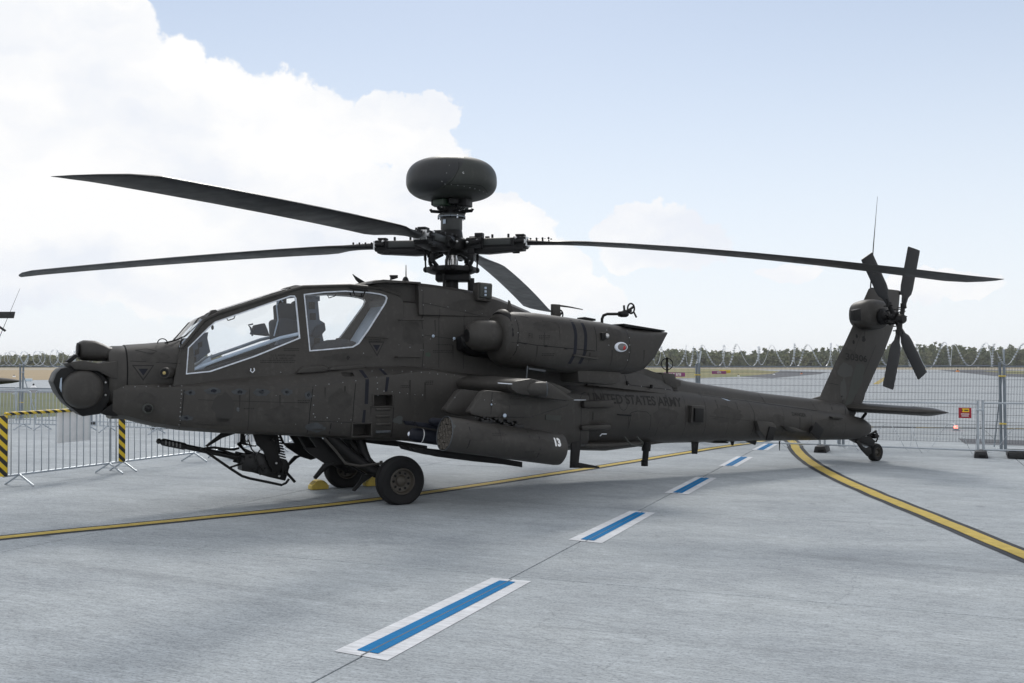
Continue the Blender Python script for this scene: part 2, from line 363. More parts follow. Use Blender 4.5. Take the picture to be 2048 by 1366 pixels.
# concrete slabs with recessed joints; the joint line under the blue dashes is one grid line
J0 = Vector((-1.0, 6.03, 0)); a0 = J0.dot(A_DIR); b0 = J0.dot(B_DIR)
PA, PB = 4.22, 5.0
def slab_mesh():
    b = B(); b.box((0, 0, -.045), (PB-.013, PA-.013, .09), None, .004); me = bpy.data.meshes.new('concrete_slab'); b.bm.to_mesh(me); b.bm.free()
    me.materials.append(CONC); return me
sm = slab_mesh()
for i in range(-3, 8):
    for j in range(-6, 6):
        a = a0+2.72+PA*(i-.5); b_ = b0+PB*(j+.5)
        if a < -3 or a > 33 or abs(b_) > 30: continue
        o = bpy.data.objects.new('concrete_slab', sm); C.objects.link(o); o.parent = apron
        p = A_DIR*a+B_DIR*b_; o.location = (p.x, p.y, -.0005*((i*7+j*3) % 3)); o.rotation_euler = (0, 0, A_ANG)
# ---- painted markings
def paint_mat(name, col, wear=.25):
    m = bpy.data.materials.new(name); m.use_nodes = True; nt = m.node_tree; b = nt.nodes['Principled BSDF']; N = nt.nodes.new; L = nt.links.new
    geo = N('ShaderNodeNewGeometry'); rot = N('ShaderNodeMapping'); rot.inputs['Rotation'].default_value = (0, 0, -A_ANG); rot.inputs['Scale'].default_value = (1, 1, 1); L(geo.outputs['Position'], rot.inputs[0])
    mp = N('ShaderNodeMapping'); mp.inputs['Scale'].default_value = (.12, 1.4, 1); L(rot.outputs[0], mp.inputs[0])
    n = N('ShaderNodeTexNoise'); n.inputs['Scale'].default_value = 34; n.inputs['Detail'].default_value = 5; L(mp.outputs[0], n.inputs['Vector'])
    n2 = N('ShaderNodeTexNoise'); n2.inputs['Scale'].default_value = 7; n2.inputs['Detail'].default_value = 9; n2.inputs['Roughness'].default_value = .68; L(geo.outputs['Position'], n2.inputs['Vector'])
    r = N('ShaderNodeMapRange'); L(n.outputs['Fac'], r.inputs[0]); r.inputs[1].default_value = .3; r.inputs[2].default_value = .7; r.inputs[3].default_value = 1-wear*.6; r.inputs[4].default_value = 1.05
    r2 = N('ShaderNodeMapRange'); L(n2.outputs['Fac'], r2.inputs[0]); r2.inputs[1].default_value = .3; r2.inputs[2].default_value = .7; r2.inputs[3].default_value = 1-wear*.5; r2.inputs[4].default_value = 1.05
    mu = N('ShaderNodeMath'); mu.operation = 'MULTIPLY'; L(r.outputs[0], mu.inputs[0]); L(r2.outputs[0], mu.inputs[1])
    s = N('ShaderNodeVectorMath'); s.operation = 'SCALE'; s.inputs[0].default_value = col; L(mu.outputs[0], s.inputs['Scale'])
    chip = N('ShaderNodeMapRange'); L(n2.outputs['Fac'], chip.inputs[0]); chip.inputs[1].default_value = .68; chip.inputs[2].default_value = .72
    mx = N('ShaderNodeMix'); mx.data_type = 'RGBA'; L(chip.outputs[0], mx.inputs['Factor']); L(s.outputs[0], mx.inputs['A']); mx.inputs['B'].default_value = (.28, .29, .31, 1)
    L(mx.outputs['Result'], b.inputs['Base Color']); b.inputs['Roughness'].default_value = .75; b.inputs['Specular IOR Level'].default_value = .1
    MATS[name] = m; return m
PYEL = paint_mat('yellow_line_paint', (.60, .455, .125), .45); PDARK = paint_mat('dark_border_paint', (.060, .065, .075), .45); PBLUE = paint_mat('blue_line_paint', (.003, .165, .40), .2); PWHT = paint_mat('white_line_paint', (.72, .74, .77), .35)
def ribbon(name, pts, w0, w1, z, m, parent=None):
    """strip between signed offsets w0 and w1 of a centre line"""
    b = B(); L_, R_ = [], []
    pts = [Vector((p[0], p[1], 0)) for p in pts]
    for i, p in enumerate(pts):
        d = (pts[min(i+1, len(pts)-1)]-pts[max(i-1, 0)]).normalized(); n = Vector((-d.y, d.x, 0))
        L_.append(b.bm.verts.new((p+n*w0)[:2]+(z,))); R_.append(b.bm.verts.new((p+n*w1)[:2]+(z,)))
    for i in range(len(pts)-1): b.bm.faces.new((L_[i], R_[i], R_[i+1], L_[i+1]))
    o = b.obj(name, m, parent, 0)
    for p in o.data.polygons:
        if p.normal.z < 0: p.flip()
    return o
def catmull(pts, n=8):
    pts = [Vector((*p, 0)) for p in pts]; out = []
    P = [pts[0]*2-pts[1]]+pts+[pts[-1]*2-pts[-2]]
    for i in range(1, len(P)-2):
        for k in range(n):
            t = k/n; a, b, c, d = P[i-1:i+3]
            out.append(.5*((2*b)+(c-a)*t+(2*a-5*b+4*c-d)*t*t+(3*b-a-3*c+d)*t**3))
    out.append(pts[-1]); return out
def fray(pts, amp):    # hand-laid edges wander a little
    return [Vector((p[0]+amp*noise.noise(Vector((p[0]*1.7, p[1]*1.7, 0))), p[1]+amp*noise.noise(Vector((p[0]*1.7, p[1]*1.7, 9))), 0)) for p in pts]
l1 = [Vector((-13, 4.0, 0)), Vector((-5.34, 10.44, 0)), Vector((-3.67, 11.78, 0)), Vector((-1.70, 13.56, 0)), Vector((1.09, 17.12, 0)), Vector((2.62, 19.22, 0)), Vector((4.50, 21.85, 0)), Vector((5.85, 23.6, 0)), Vector((7.4, 26.2, 0)), Vector((9.9, 31.5, 0))]
l1 = fray(catmull([p[:2] for p in l1], 8), .02)
st = ribbon('yellow_guide_line', l1, -.085, .085, .0065, PYEL); tag(st, kind='structure'); ribbon('border', l1, .085, .165, .0025, PDARK, st); ribbon('border', l1, -.165, -.085, .0025, PDARK, st)
l2 = fray(catmull([(7.1, 27.0), (6.62, 23.6), (6.07, 21.26), (5.55, 18.55), (5.22, 15.91), (5.05, 13.37), (4.96, 11.36), (4.85, 9.45), (4.72, 6.5), (4.6, 2.0)], 10), .015)
st = ribbon('yellow_curved_line', l2, -.09, .09, .0075, PYEL); tag(st, kind='structure'); ribbon('border', l2, .09, .175, .0028, PDARK, st); ribbon('border', l2, -.175, -.09, .0028, PDARK, st)
def dash(c4, k):
    """white bordered blue dash; c4 = near-left, far-left, far-right, near-right"""
    p = [Vector((*q, 0)) for q in c4]
    r = sheet('blue_dash', [(.80*0+v.x, v.y) for v in p], .0035, PWHT); r.name = 'painted_dash'
    f = lambda s, t: (p[0].lerp(p[1], t)).lerp(p[3].lerp(p[2], t), s)
    sheet('blue_stripe', [f(.30, .035)[:2], f(.30, .965)[:2], f(.50, .965)[:2], f(.50, .035)[:2]], .0068, PBLUE, None, r)
    sheet('blue_stripe', [f(.53, .035)[:2], f(.53, .965)[:2], f(.70, .965)[:2], f(.70, .035)[:2]], .0068, PBLUE, None, r)
    sheet('joint_seal', [f(.502, -.0)[:2], f(.502, 1.0)[:2], f(.528, 1.0)[:2], f(.528, 0.)[:2]], .0072, mat('joint_seal_grey', (.10, .11, .12), .8), None, r)
dash([(-1.12, 6.31), (-.17, 8.48), (.16, 8.34), (-.76, 6.11)], 0)
dash([(.58, 10.32), (1.46, 12.37), (1.75, 12.20), (.91, 10.12)], 1)
dash([(2.15, 14.11), (2.97, 16.12), (3.27, 15.95), (2.46, 13.94)], 2)
dash([(3.70, 17.88), (4.44, 19.74), (4.74, 19.6), (4.00, 17.75)], 3)
dash([(5.10, 21.26), (5.86, 23.1), (6.15, 22.98), (5.41, 21.12)], 4)
# ---- beyond the fence
GRASS = flat_mat('rough_grass', (.060, .085, .030), (.145, .150, .060), .6, bump=.4)
DRY = flat_mat('dry_grass', (.27, .20, .105), (.40, .31, .19), .03, stretch=(1, 3, 1))
ISLE = flat_mat('grass_island', (.13, .16, .045), (.34, .28, .13), .06, stretch=(1, .35, 1))
TARM = flat_mat('dark_asphalt', (.085, .092, .105), (.12, .125, .14), .15)
sheet('grass_verge', [(-90, 34.5), (-14.2, 34.5), (-10, 36), (-9, 62), (-30, 66), (-120, 66)], -.018, GRASS)
sheet('taxiway_shoulder', [(-220, 66), (-9, 66), (-9, 77), (-220, 77)], -.018, TARM)
sheet('dry_field', [(-900, 126), (-30, 126), (-20, 420), (-900, 420)], -.018, DRY)
sheet('grass_island', [ground_pt(1270, 757)[:2], ground_pt(1400, 755.5)[:2], ground_pt(1480, 753)[:2], ground_pt(1545, 747)[:2], ground_pt(1560, 742.5)[:2], ground_pt(1500, 739)[:2], ground_pt(1400, 737.6)[:2], ground_pt(1250, 737)[:2]], -.018, ISLE)
sheet('dark_apron_edge', [ground_pt(1480, 753.2)[:2], ground_pt(1545, 756)[:2], ground_pt(1640, 748)[:2], ground_pt(1655, 744)[:2], ground_pt(1560, 741)[:2], ground_pt(1555, 745)[:2]], -.022, TARM)
sheet('far_asphalt', [ground_pt(1875, 740)[:2], ground_pt(1990, 752)[:2], ground_pt(2150, 758)[:2], ground_pt(2150, 743)[:2], ground_pt(1960, 739)[:2]], -.022, TARM)
sheet('far_grass', [ground_pt(1965, 742)[:2], ground_pt(2010, 747)[:2], ground_pt(2150, 750)[:2], ground_pt(2150, 740)[:2]], -.018, ISLE)
sheet('far_field', [(-900, 440), (1100, 440), (1100, 1100), (-900, 1100)], -.020, mat('far_dry_field', (.33, .28, .19), .9, var=.2, scale=.01))
# dashed taxi line: dark base, yellow dashes
bl = ribbon('taxi_line', [(9.0, 29.4), (30, 25.6)], -.22, .22, .0035, PDARK); tag(bl, kind='structure')
for k in range(9):
    x0 = 9.3+k*1.93*1.25; f = lambda x: (x, 29.4-(x-9)*3.8/21)
    ribbon('yellow_dash', [f(x0), f(x0+1.25)], -.06, .06, .0075, PYEL, bl)
sheet('dark_ground_strip', [(10.4, 22.9), (16, 20.2), (17, 21.6), (11.0, 24.6)], .0030, TARM)  # darker strip of ground beyond the tall fence, far right
for a, b_ in ((0, .5), (1.2, .5)):
    tag(ribbon('yellow_stand_line', [(ground_pt(1748+a*5, 768)+Vector((0, 0, 0)))[:2], ground_pt(1788+a*5, 743)[:2]], -.12, .12, -.014, PYEL), kind='structure')
# ---- distant woods
def wood(name, x0, x1, y, hfun, seed, step, cols):
    rnd = random.Random(seed); vs_, fs = [], []
    x = x0
    while x < x1:
        for row in range(4):
            h = hfun(x)*rnd.uniform(.80, 1.05)*(1-.10*(2-row)); cx = x+rnd.uniform(-3, 3); cy = y+row*12+rnd.uniform(-4, 4)
            # trunk
            for dx, dy in ((.25, 0), (0, .25)):
                i = len(vs_); vs_ += [(cx-dx, cy-dy, 0), (cx+dx, cy+dy, 0), (cx+dx*.5, cy+dy*.5, h*.8), (cx-dx*.5, cy-dy*.5, h*.8)]; fs.append((i, i+1, i+2, i+3))
            pine = rnd.random() < .5; base = .22 if pine and row == 0 else .02
            for c in range(rnd.randint(10, 15)):
                t = rnd.random(); z = h*(base+(1-base)*t)
                rad = (2.9 if pine else 3.4)*(1.12-.75*t)*rnd.uniform(.5, 1.1); an = rnd.uniform(0, 6.283)
                ox, oy = cx+math.cos(an)*rad, cy+math.sin(an)*rad
                for q in range(14):
                    s = rnd.uniform(.6, 1.35); p = Vector((ox+rnd.gauss(0, .85), oy+rnd.gauss(0, .85), max(.2, z+rnd.gauss(0, .6))))
                    nrm = Vector((rnd.gauss(0, 1), rnd.gauss(0, 1)-.5, rnd.gauss(0, 1)+.9)).normalized(); u = nrm.orthogonal().normalized()*s; v = nrm.cross(u)*rnd.uniform(.6, 1)
                    i = len(vs_); vs_ += [p-u-v*.4, p+u*.3-v, p+u+v*.4, p-u*.3+v]; fs.append((i, i+1, i+2, i+3))
        x += step*rnd.uniform(.6, 1.1)
    me = bpy.data.meshes.new(name); me.from_pydata([tuple(v) for v in vs_], [], fs); me.update()
    return link(name, me, cols, None, 0)
LEAF = mat('wood_foliage', (.085, .115, .050), .8, scale=.09, col2=(.20, .20, .105), coords='Object', spec=.2)
LEAF2 = mat('pale_wood_foliage', (.11, .135, .055), .8, scale=.12, col2=(.26, .25, .13), coords='Object', spec=.2)
w1 = wood('distant_wood', 60, 560, 900, lambda x: 15.6+2.2*math.sin(x*.021)+1.0*math.sin(x*.083)+(x-100)*.007, 3, 3.4, LEAF)
tag(w1, 'dark mixed wood along the horizon on the right behind the razor wire', 'trees', kind='stuff')
w2 = wood('distant_wood', -620, -100, 900, lambda x: 11.5+1.0*math.sin(x*.03), 5, 3.6, LEAF2)
tag(w2, 'low pale green wood along the horizon on the left', 'trees', kind='stuff')
# ---- thin summer haze over the airfield
hb_ = B(); hb_.box((0, 1650, 13.4), (5200, 3700, 29.0)); hzo = hb_.obj('haze', None, None, 0)
hm = bpy.data.materials.new('summer_haze'); hm.use_nodes = True; hm.node_tree.nodes.clear(); pv = hm.node_tree.nodes.new('ShaderNodeVolumePrincipled'); pv.inputs['Color'].default_value = (.93, .96, 1, 1); pv.inputs['Density'].default_value = .00012; pv.inputs['Anisotropy'].default_value = .3
ho_ = hm.node_tree.nodes.new('ShaderNodeOutputMaterial'); hm.node_tree.links.new(pv.outputs[0], ho_.inputs['Volume']); hzo.data.materials.append(hm); tag(hzo, kind='stuff')
# ================================================================== fences, barriers, signs
FD = Vector((1, -.455, 0)).normalized(); FN = Vector((-FD.y, FD.x, 0))     # along the fence (to the right), away from the camera
FANG = math.atan2(FD.y, FD.x)
def on_line(c0, X): return Vector((X, c0-.455*X, 0))
# ---- tall mesh fence with razor wire
XS = [10.30-2.951*k for k in range(-2, 12)]
def tall_panel(k, xl, xr, mesh):
    a, b_ = on_line(25.6, xl), on_line(25.6, xr); ln = (b_-a).length
    r = empty('security_fence_panel', a, FANG); r.rotation_euler = (R(1.6)*math.sin(k*2.3), R(.35)*math.sin(k*5.1), FANG+R(.5)*math.sin(k*3.7))
    for x in (.04, ln-.04):
        p = B(); p.tube((x, 0, 0), (x, 0, 1.86), .030, n=8); p.obj('post', GALVD, r)
    for z in (1.78,) if mesh else (1.78, 1.05):
        p = B(); p.tube((.04, 0, z), (ln-.04, 0, z), .016 if mesh else .022, n=6); p.obj('rail', GALVD, r)
    # V arms carrying the wire
    for s in (-1, 1):
        p = B(); p.path([(.04, 0, 1.84), (.04, s*.20, 2.14)], .016, 6); p.obj('wire_arm', GALV, r)
    p = B(); p.path([(.0, 0, 1.60), (-.16, .75, .02)], .016, 6); p.obj('brace', GALV, r)
    p = B(); p.box((0.0, 0, 1.58), (.14, .075, .03), None, .004); p.obj('clamp', YEL if k % 2 else GALV, r)
    p = B(); p.box((0.0, 0, .58), (.14, .075, .03), None, .004); p.obj('clamp', YEL, r)
    if mesh:
        m = B(); n = int(ln/.0285)
        for i in range(1, n):
            x = ln*i/n
            for dx, dy in ((.0034, 0),):
                m._add([(x-dx, -.003, .16), (x+dx, -.003, .16), (x+dx, -.003, 1.80), (x-dx, -.003, 1.80)], [(0, 1, 2, 3)])
                m._add([(x, -.0062, .16), (x, .0002, .16), (x, .0002, 1.80), (x, -.0062, 1.80)], [(0, 1, 2, 3)])
        for z in [.16+.149*i for i in range(12)]:
            m.tube((.04, .004, z), (ln-.04, .004, z), .003, n=4, cap=False)
        o = m.obj('mesh_infill', MESHM, r, 0); o['kind'] = 'stuff'
    return r
def coil(name, a, b_, rad, pitch, r, rnd, zc, parent=None, spikes=True, mt=None):
    d = b_-a; ln = d.length; d.normalize(); n = Vector((-d.y, d.x, 0)); pts = []
    turns = ln/pitch; steps = int(turns*26); ph = rnd.uniform(0, 6.28)
    w1, w2 = rnd.uniform(0, 6), rnd.uniform(0, 6)
    for i in range(steps+1):
        t = i/steps; an = ph+t*turns*2*math.pi
        rr = rad*(1+.10*math.sin(an*.37+w1)); s = t*ln+pitch*.55*math.sin(an*.5+w2)*.5
        pts.append(a+d*s+n*(math.cos(an)*rr*.9)+Vector((0, 0, zc+math.sin(an)*rr*(1+.08*math.sin(t*9+w1)))))
    p = B(); p.path(pts, r, 4)
    if spikes:
        for i in range(2, len(pts)-2, 1):
            if (i//13) % 3 == 2: continue
            q = pts[i]; dd = (pts[i+1]-pts[i]).normalized(); sd_ = dd.cross(Vector((.3, .5, .8))).normalized()
            p._add([q-sd_*.026-dd*.013, q+sd_*.026-dd*.013, q+sd_*.026+dd*.013, q-sd_*.026+dd*.013], [(0, 1, 2, 3)])
    return p
rc = random.Random(11)
LAB_T = {0: 'mesh security fence panel at the far right edge', 1: 'mesh security fence panel right of the tail, its double post by the black tray',
         2: 'mesh security fence panel seen behind the tail wheel and stabilator', 3: 'mesh security fence panel seen between tail boom and fin'}
for k, (xr, xl) in enumerate(zip(XS, XS[1:])):
    mesh = xl > 0
    if 6 <= k <= 9: continue        # wholly hidden by the fuselage
    r = tall_panel(k, xl, xr, mesh)
    if k == 0: lab = 'mesh fence panel just past the right edge beside the black tray'
    elif k == 1: lab = 'mesh security fence panel cut by the right edge of the picture'
    elif k == 2: lab = 'mesh security fence panel behind the tail rotor and the red sign'
    elif k == 3: lab = 'mesh security fence panel seen just left of the tail fin'
    elif k == 4: lab = 'mesh security fence panel above the tail boom beside the ring antenna'
    elif k == 5: lab = 'mesh fence panel hidden behind the engine nacelle and tail boom root'
    elif k == 10: lab = 'open fence panel behind the nose fairing, right of the turret'
    else: lab = 'open fence panel'
    if k in (11, 12): lab = ['open fence panel behind the nose turret, right of the braced left post', 'open fence panel at the left edge, left of the braced post'][k-11]
    tag(r, lab, 'fence', 'tall fence panels')
    if k < 6 or k > 9:
        a, b_ = on_line(25.6, xl), on_line(25.6, xr)
        p = coil('razor_wire', a, b_, .25, .40, .0060, rc, 2.03)
        o = p.obj('razor_wire_coil', WIRE, None, 0)
        tag(o, 'razor wire coil on the '+lab.replace('mesh security ', '').replace('mesh ', ''), 'razor wire', 'razor wire coils')
        o['label'] = ' '.join(o['label'].split()[:16])
# ---- low temporary fence in front of it
XA = [9.25-2.74*k for k in range(-2, 10)]
foot_me = None
def low_panel(xl, xr, k):
    a, b_ = on_line(23.9, xl), on_line(23.9, xr); ln = (b_-a).length
    r = empty('temporary_fence_panel', a, FANG); r.rotation_euler = (R(1.4)*math.sin(k*1.9+1), R(.3)*math.sin(k*4.1), FANG)
    for x in (.05, ln-.05):
        p = B(); p.tube((x, 0, .10), (x, 0, 1.12), .024, n=8); p.obj('post', GALV, r)
    for z in (1.06, .14):
        p = B(); p.tube((.05, 0, z), (ln-.05, 0, z), .019, n=6); p.obj('rail', GALV, r)
    p = B(); p.box((0, 0, .92), (.16, .06, .03), None, .004); p.obj('clamp', GALV, r)
    return r
NAMEK = {0: 'low steel fence panel just outside the right edge', 4: 'low steel fence panel hidden under the tail boom root', 8: 'low steel fence panel hidden behind the cockpit and gun', 9: 'low steel fence panel behind the nose, next to the back row barriers', 1: 'low steel fence panel at the right edge above the black tray', 2: 'low steel fence panel carrying the red sign behind the stabilator',
         3: 'low steel fence panel partly hidden behind the tail fin', 10: 'low steel fence panel at the left behind the crowd barriers'}
for k, (xr, xl) in enumerate(zip(XA, XA[1:])):
    if 5 <= k <= 7: continue        # wholly hidden by the fuselage
    r = low_panel(xl, xr, k)
    tag(r, NAMEK[k], 'fence', 'low temporary fence panels')
def foot(p, label, w=.26, d=.66, h=.13):
    r = empty('fence_foot', p, FANG); q = B()
    q.prism([(-w/2, -d/2, 0), (w/2, -d/2, 0), (w/2-.03, -d/2, h), (-w/2+.03, -d/2, h)], (0, d, 0), .012); q.obj('block', BLACKP, r)
    q = B(); q.box((.02, -d/2-.004, h*.36), (.12, .012, h*.35), None, .003); q.obj('grip_recess', DARK, r)
    tag(r, label, 'fence foot', 'black fence feet'); return r
for i, X in enumerate(XA):
    if i > 10 or 4 <= i <= 8: continue
    lab = {2: 'black rubber fence foot under the paired posts beside the red sign', 3: 'black rubber fence foot under the tail boom by the yellow curve'}.get(i, None)
    if lab is None:
        lab = {0: 'black fence foot two panels past the right edge', 1: 'black fence foot just past the right edge', 9: 'black fence foot below the nose turret behind the barriers', 10: 'black fence foot at far left behind the barriers'}[i]
    foot(on_line(23.9, X)+Vector((-.02, -.05, 0)), lab)
rw = coil('ground_wire', on_line(24.6, 14.5), on_line(24.6, 4.5), .27, .62, .0050, rc, .29, spikes=False).obj('razor_wire_coil', GALV, None, 0)
tag(rw, 'loose razor wire coil lying on the ground between the two fences', 'razor wire')
# red sign
rs = empty('warning_sign', on_line(23.9, 9.0)+FN*-.035, FANG)
p = B(); p.box((0, 0, .86), (.235, .006, .205), None, .002); p.obj('board', mat('red_sign', (.33, .012, .025), .5, var=.05), rs)
p = B(); p.box((.012, -.005, .912), (.125, .003, .07)); p.obj('yellow_symbol', mat('sign_yellow', (.85, .55, .02), .5), rs)
p = B(); p._add([(-.062, -.0075, .930), (-.062, -.0075, .894), (-.03, -.0075, .912)], [(0, 1, 2)]); p.box((.022, -.0072, .912), (.07, .002, .022)); p.obj('black_symbol', BLACKP, rs, 0)
def text_mesh(s, size, name='lettering', spacing=1.0, bold=0.0):
    cu = bpy.data.curves.new(name, 'FONT'); cu.body = s; cu.size = size; cu.align_x = 'CENTER'; cu.align_y = 'CENTER'; cu.space_character = spacing; cu.offset = bold
    t = bpy.data.objects.new(name, cu); C.objects.link(t); dg = bpy.context.evaluated_depsgraph_get()
    me = bpy.data.meshes.new_from_object(t.evaluated_get(dg)); bpy.data.objects.remove(t); bpy.data.curves.remove(cu); return me
def flat_text(s, size, m, parent, loc, rot, name='lettering', spacing=1.0, bold=0.0, sx=1.0):
    me = text_mesh(s, size, name, spacing, bold); me.materials.clear()
    M = Matrix.Translation(loc) @ rot.to_4x4() @ Matrix.Diagonal((sx, 1, 1, 1)); me.transform(M)
    return link(name, me, m, parent, 0)
FACE = Matrix.Rotation(math.pi/2, 3, 'X')       # text facing -Y
for zz, ww in ((.838, .15), (.800, .13)):
    p = B()
    for i in range(9): p.box((-ww/2+ww*(i+.5)/9, -.0045, zz), (ww/9*.78, .003, .017))
    p.obj('white_line', WHITE, rs, 0)
tag(rs, 'small red square sign with yellow symbol on the low fence', 'sign')
# black drip tray at the right edge
tr = empty('drip_tray', (10.35, 19.35, 0), FANG); q = B()
q.box((0, 0, .02), (1.3, .8, .02)); q.obj('base', BLACKP, tr)
for c, s in (((0, -.4, .07), (1.36, .03, .12)), ((0, .4, .07), (1.36, .03, .12)), ((-.66, 0, .07), (.03, .83, .12)), ((.66, 0, .07), (.03, .83, .12))):
    q = B(); q.box(c, s, None, .006); q.obj('rim', BLACKP, tr)
tag(tr, 'flat black plastic tray on the concrete at the right edge', 'tray')
# ---- crowd barriers
def stripe_mat(name, ang, freq, chevron=False):
    m = bpy.data.materials.new(name); m.use_nodes = True; nt = m.node_tree; b = nt.nodes['Principled BSDF']; N = nt.nodes.new; L = nt.links.new
    tc = N('ShaderNodeTexCoord'); sp = N('ShaderNodeSeparateXYZ'); L(tc.outputs['Object'], sp.inputs[0])
    def mm(op, a, b_=None):
        n = N('ShaderNodeMath'); n.operation = op
        for i, x in enumerate((a, b_)):
            if x is None: continue
            if isinstance(x, (int, float)): n.inputs[i].default_value = x
            else: L(x, n.inputs[i])
        return n.outputs[0]
    u = mm('ADD', mm('MULTIPLY', sp.outputs[0], ang[0]), mm('ADD', mm('MULTIPLY', sp.outputs[1], ang[1]), mm('MULTIPLY', sp.outputs[2], ang[2])))
    f = mm('FRACT', mm('MULTIPLY', u, freq)); s = mm('GREATER_THAN', f, .5)
    n = N('ShaderNodeTexNoise'); n.inputs['Scale'].default_value = 25; L(tc.outputs['Object'], n.inputs['Vector'])
    mx = N('ShaderNodeMix'); mx.data_type = 'RGBA'; L(s, mx.inputs['Factor']); mx.inputs['A'].default_value = (.72, .50, .02, 1); mx.inputs['B'].default_value = (.016, .015, .014, 1)
    L(mx.outputs['Result'], b.inputs['Base Color']); b.inputs['Roughness'].default_value = .45; MATS[name] = m; return m
TAPE = stripe_mat('hazard_tape_rail', (1, 0, 1.6), 6.5); TAPEV = stripe_mat('hazard_tape_post', (0, -1.5, 1), 6.2)
bar_me = None
def barrier(c, ang, label, group, tape=(), L_=2.3, board=None, nbar=17):
    global bar_me
    r = empty('crowd_barrier', c, ang); r.rotation_euler = (R(1.2)*math.sin(c[0]*3.1), R(.4)*math.sin(c[1]*2.7), ang)
    q = B(); h = L_/2; rr = .10; zt, zb = 1.09, .17
    arc = lambda cx, cz, a0, a1: [(cx+rr*math.cos(R(a)), 0, cz+rr*math.sin(R(a))) for a in range(a0, a1+1, 30)]
    loop = [(-h, 0, zb)]+[(-h, 0, zt-rr)]+arc(-h+rr, zt-rr, 90, 180)[::-1]+arc(h-rr, zt-rr, 0, 90)[::-1]+[(h, 0, zb), (-h, 0, zb)]
    q.path(loop, .0185, 8); q.obj('frame', GALV, r)
    if bar_me is None:
        b = B(); b.tube((0, 0, .17), (0, 0, 1.08), .0075, n=6); bar_me = bpy.data.meshes.new('bar'); b.bm.to_mesh(bar_me); b.bm.free(); bar_me.materials.append(GALV)
        bar_me.polygons.foreach_set('use_smooth', [True]*len(bar_me.polygons))
    for i in range(1, nbar):
        o = bpy.data.objects.new('bar', bar_me); C.objects.link(o); o.parent = r; o.location = (-h+L_*i/nbar, 0, 0)
    for s in (-1, 1):
        q = B(); x = s*(h-.28)
        for t in (-1, 1): q.path([(x, 0, .17), (x+.0, t*.30, .012)], .016, 6)
        q.path([(x, -.17, .09), (x, .17, .09)], .006, 5); q.obj('foot', GALV, r)
        q = B(); q.path([(s*h, 0, .86), (s*(h+.05), 0, .86), (s*(h+.05), 0, .78)], .008, 5); q.obj('hook', GALV, r)
    if 'top' in tape:
        q = B(); q.path([(-h+.03, 0, zt), (h-.03, 0, zt)], .027, 8); q.obj('hazard_tape', TAPE, r)
    if 'ends' in tape:
        for s in (-1, 1):
            q = B(); q.box((s*(h-.005), -.005, .62), (.085, .105, .90), Matrix.Rotation(R(45), 3, 'Z'), .006); q.obj('hazard_post_tape', TAPEV, r)
    if board:
        x0, x1, z0, z1 = board
        q = B(); q.box(((x0+x1)/2, .022, (z0+z1)/2), (x1-x0, .012, z1-z0), None, .002); q.obj('white_board', WHITE, r)
    tag(r, label, 'barrier', group); return r
G_ = 'crowd barriers'
bang = math.atan2(.914, .405)
barrier((-7.05, 15.80, 0), bang, 'crowd barrier wrapped in yellow and black hazard tape in front of the nose', G_, ('top', 'ends'), board=(-.16, .50, .58, 1.06))
barrier((-6.28, 17.82, 0), bang, 'bare steel crowd barrier under the gun muzzle, next to the taped one', G_)
barrier((-5.30, 20.15, 0), bang, 'steel crowd barrier with white board behind the gun mount', G_, board=(-.45, .25, .25, 1.0))
barrier((-4.32, 22.40, 0), bang, 'crowd barrier with taped top rail glimpsed between gun and landing gear', G_, ('top',))
bb = math.atan2(-.414, .91)
barrier((-12.30, 27.45, 0), bb, 'steel crowd barrier in the back row directly left of the nose turret', G_)
barrier((-14.52, 28.35, 0), bb, 'steel crowd barrier in the back row cut by the left edge', G_)
barrier((-10.1, 26.5, 0), bb, 'steel crowd barrier in the back row just below the nose', G_)
# ---- airfield signs and lights beyond the fence
def airfield_sign(px, py, w, h, m, txt, label, name='airfield_sign', tm=WHITE):
    p = ground_pt(px, py); s = p.y/F; r = empty(name, p, 0)
    q = B(); q.box((0, 0, h*s*.55), (w*s, .3, h*s*.9), None, .03); q.obj('panel', m, r)
    for sx in (-1, 1):
        q = B(); q.tube((sx*w*s*.35, 0, 0), (sx*w*s*.35, 0, h*s*.3), .05, n=6); q.obj('leg', GALVD, r)
    if txt: flat_text(txt, h*s*.75, tm, r, (0, -.17, h*s*.55), FACE, bold=.02)
    tag(r, label, 'sign'); return r
MAG = mat('magenta_sign', (.30, .05, .22), .5); YSG = mat('yellow_sign', (.75, .55, .03), .5)
airfield_sign(1349, 754, 42, 9, MAG, 'CAT II/III', 'magenta airfield sign reading CAT II/III beyond the fence')
airfield_sign(1438, 748.5, 28, 6.5, MAG, '07R', 'small magenta runway sign in front of the yellow one')
airfield_sign(1450, 746.5, 22, 6.5, YSG, None, 'yellow airfield sign board on the grass island')
airfield_sign(57, 763, 13, 6, mat('pale_blue_sign', (.55, .65, .72), .5), None, 'pale blue board on the runway edge at the left')
def marker(px, py, label, k=1.0, col=WHITE):
    p = ground_pt(px, py); s = p.y/F*k; r = empty('edge_light', p, 0)
    q = B(); q.lathe([(6*s, 0), (5*s, 1.5*s), (2.5*s, 4*s)], (0, 0, 0), (0, 0, 1), 12); q.obj('base', col, r)
    q = B(); q.lathe([(1.6*s, 4*s), (1.9*s, 6*s), (.8*s, 8*s)], (0, 0, 0), (0, 0, 1), 10); q.obj('lamp', BLACKP, r)
    tag(r, label, 'light', 'airfield edge lights')
marker(67, 775, 'white edge light on the asphalt below the blue board'); marker(28, 754, 'small edge light on the dry field at far left', .6)
marker(1477, 752.5, 'white edge light in front of the yellow sign', .5); marker(1548, 749.5, 'white edge light at the tip of the grass island', .5)
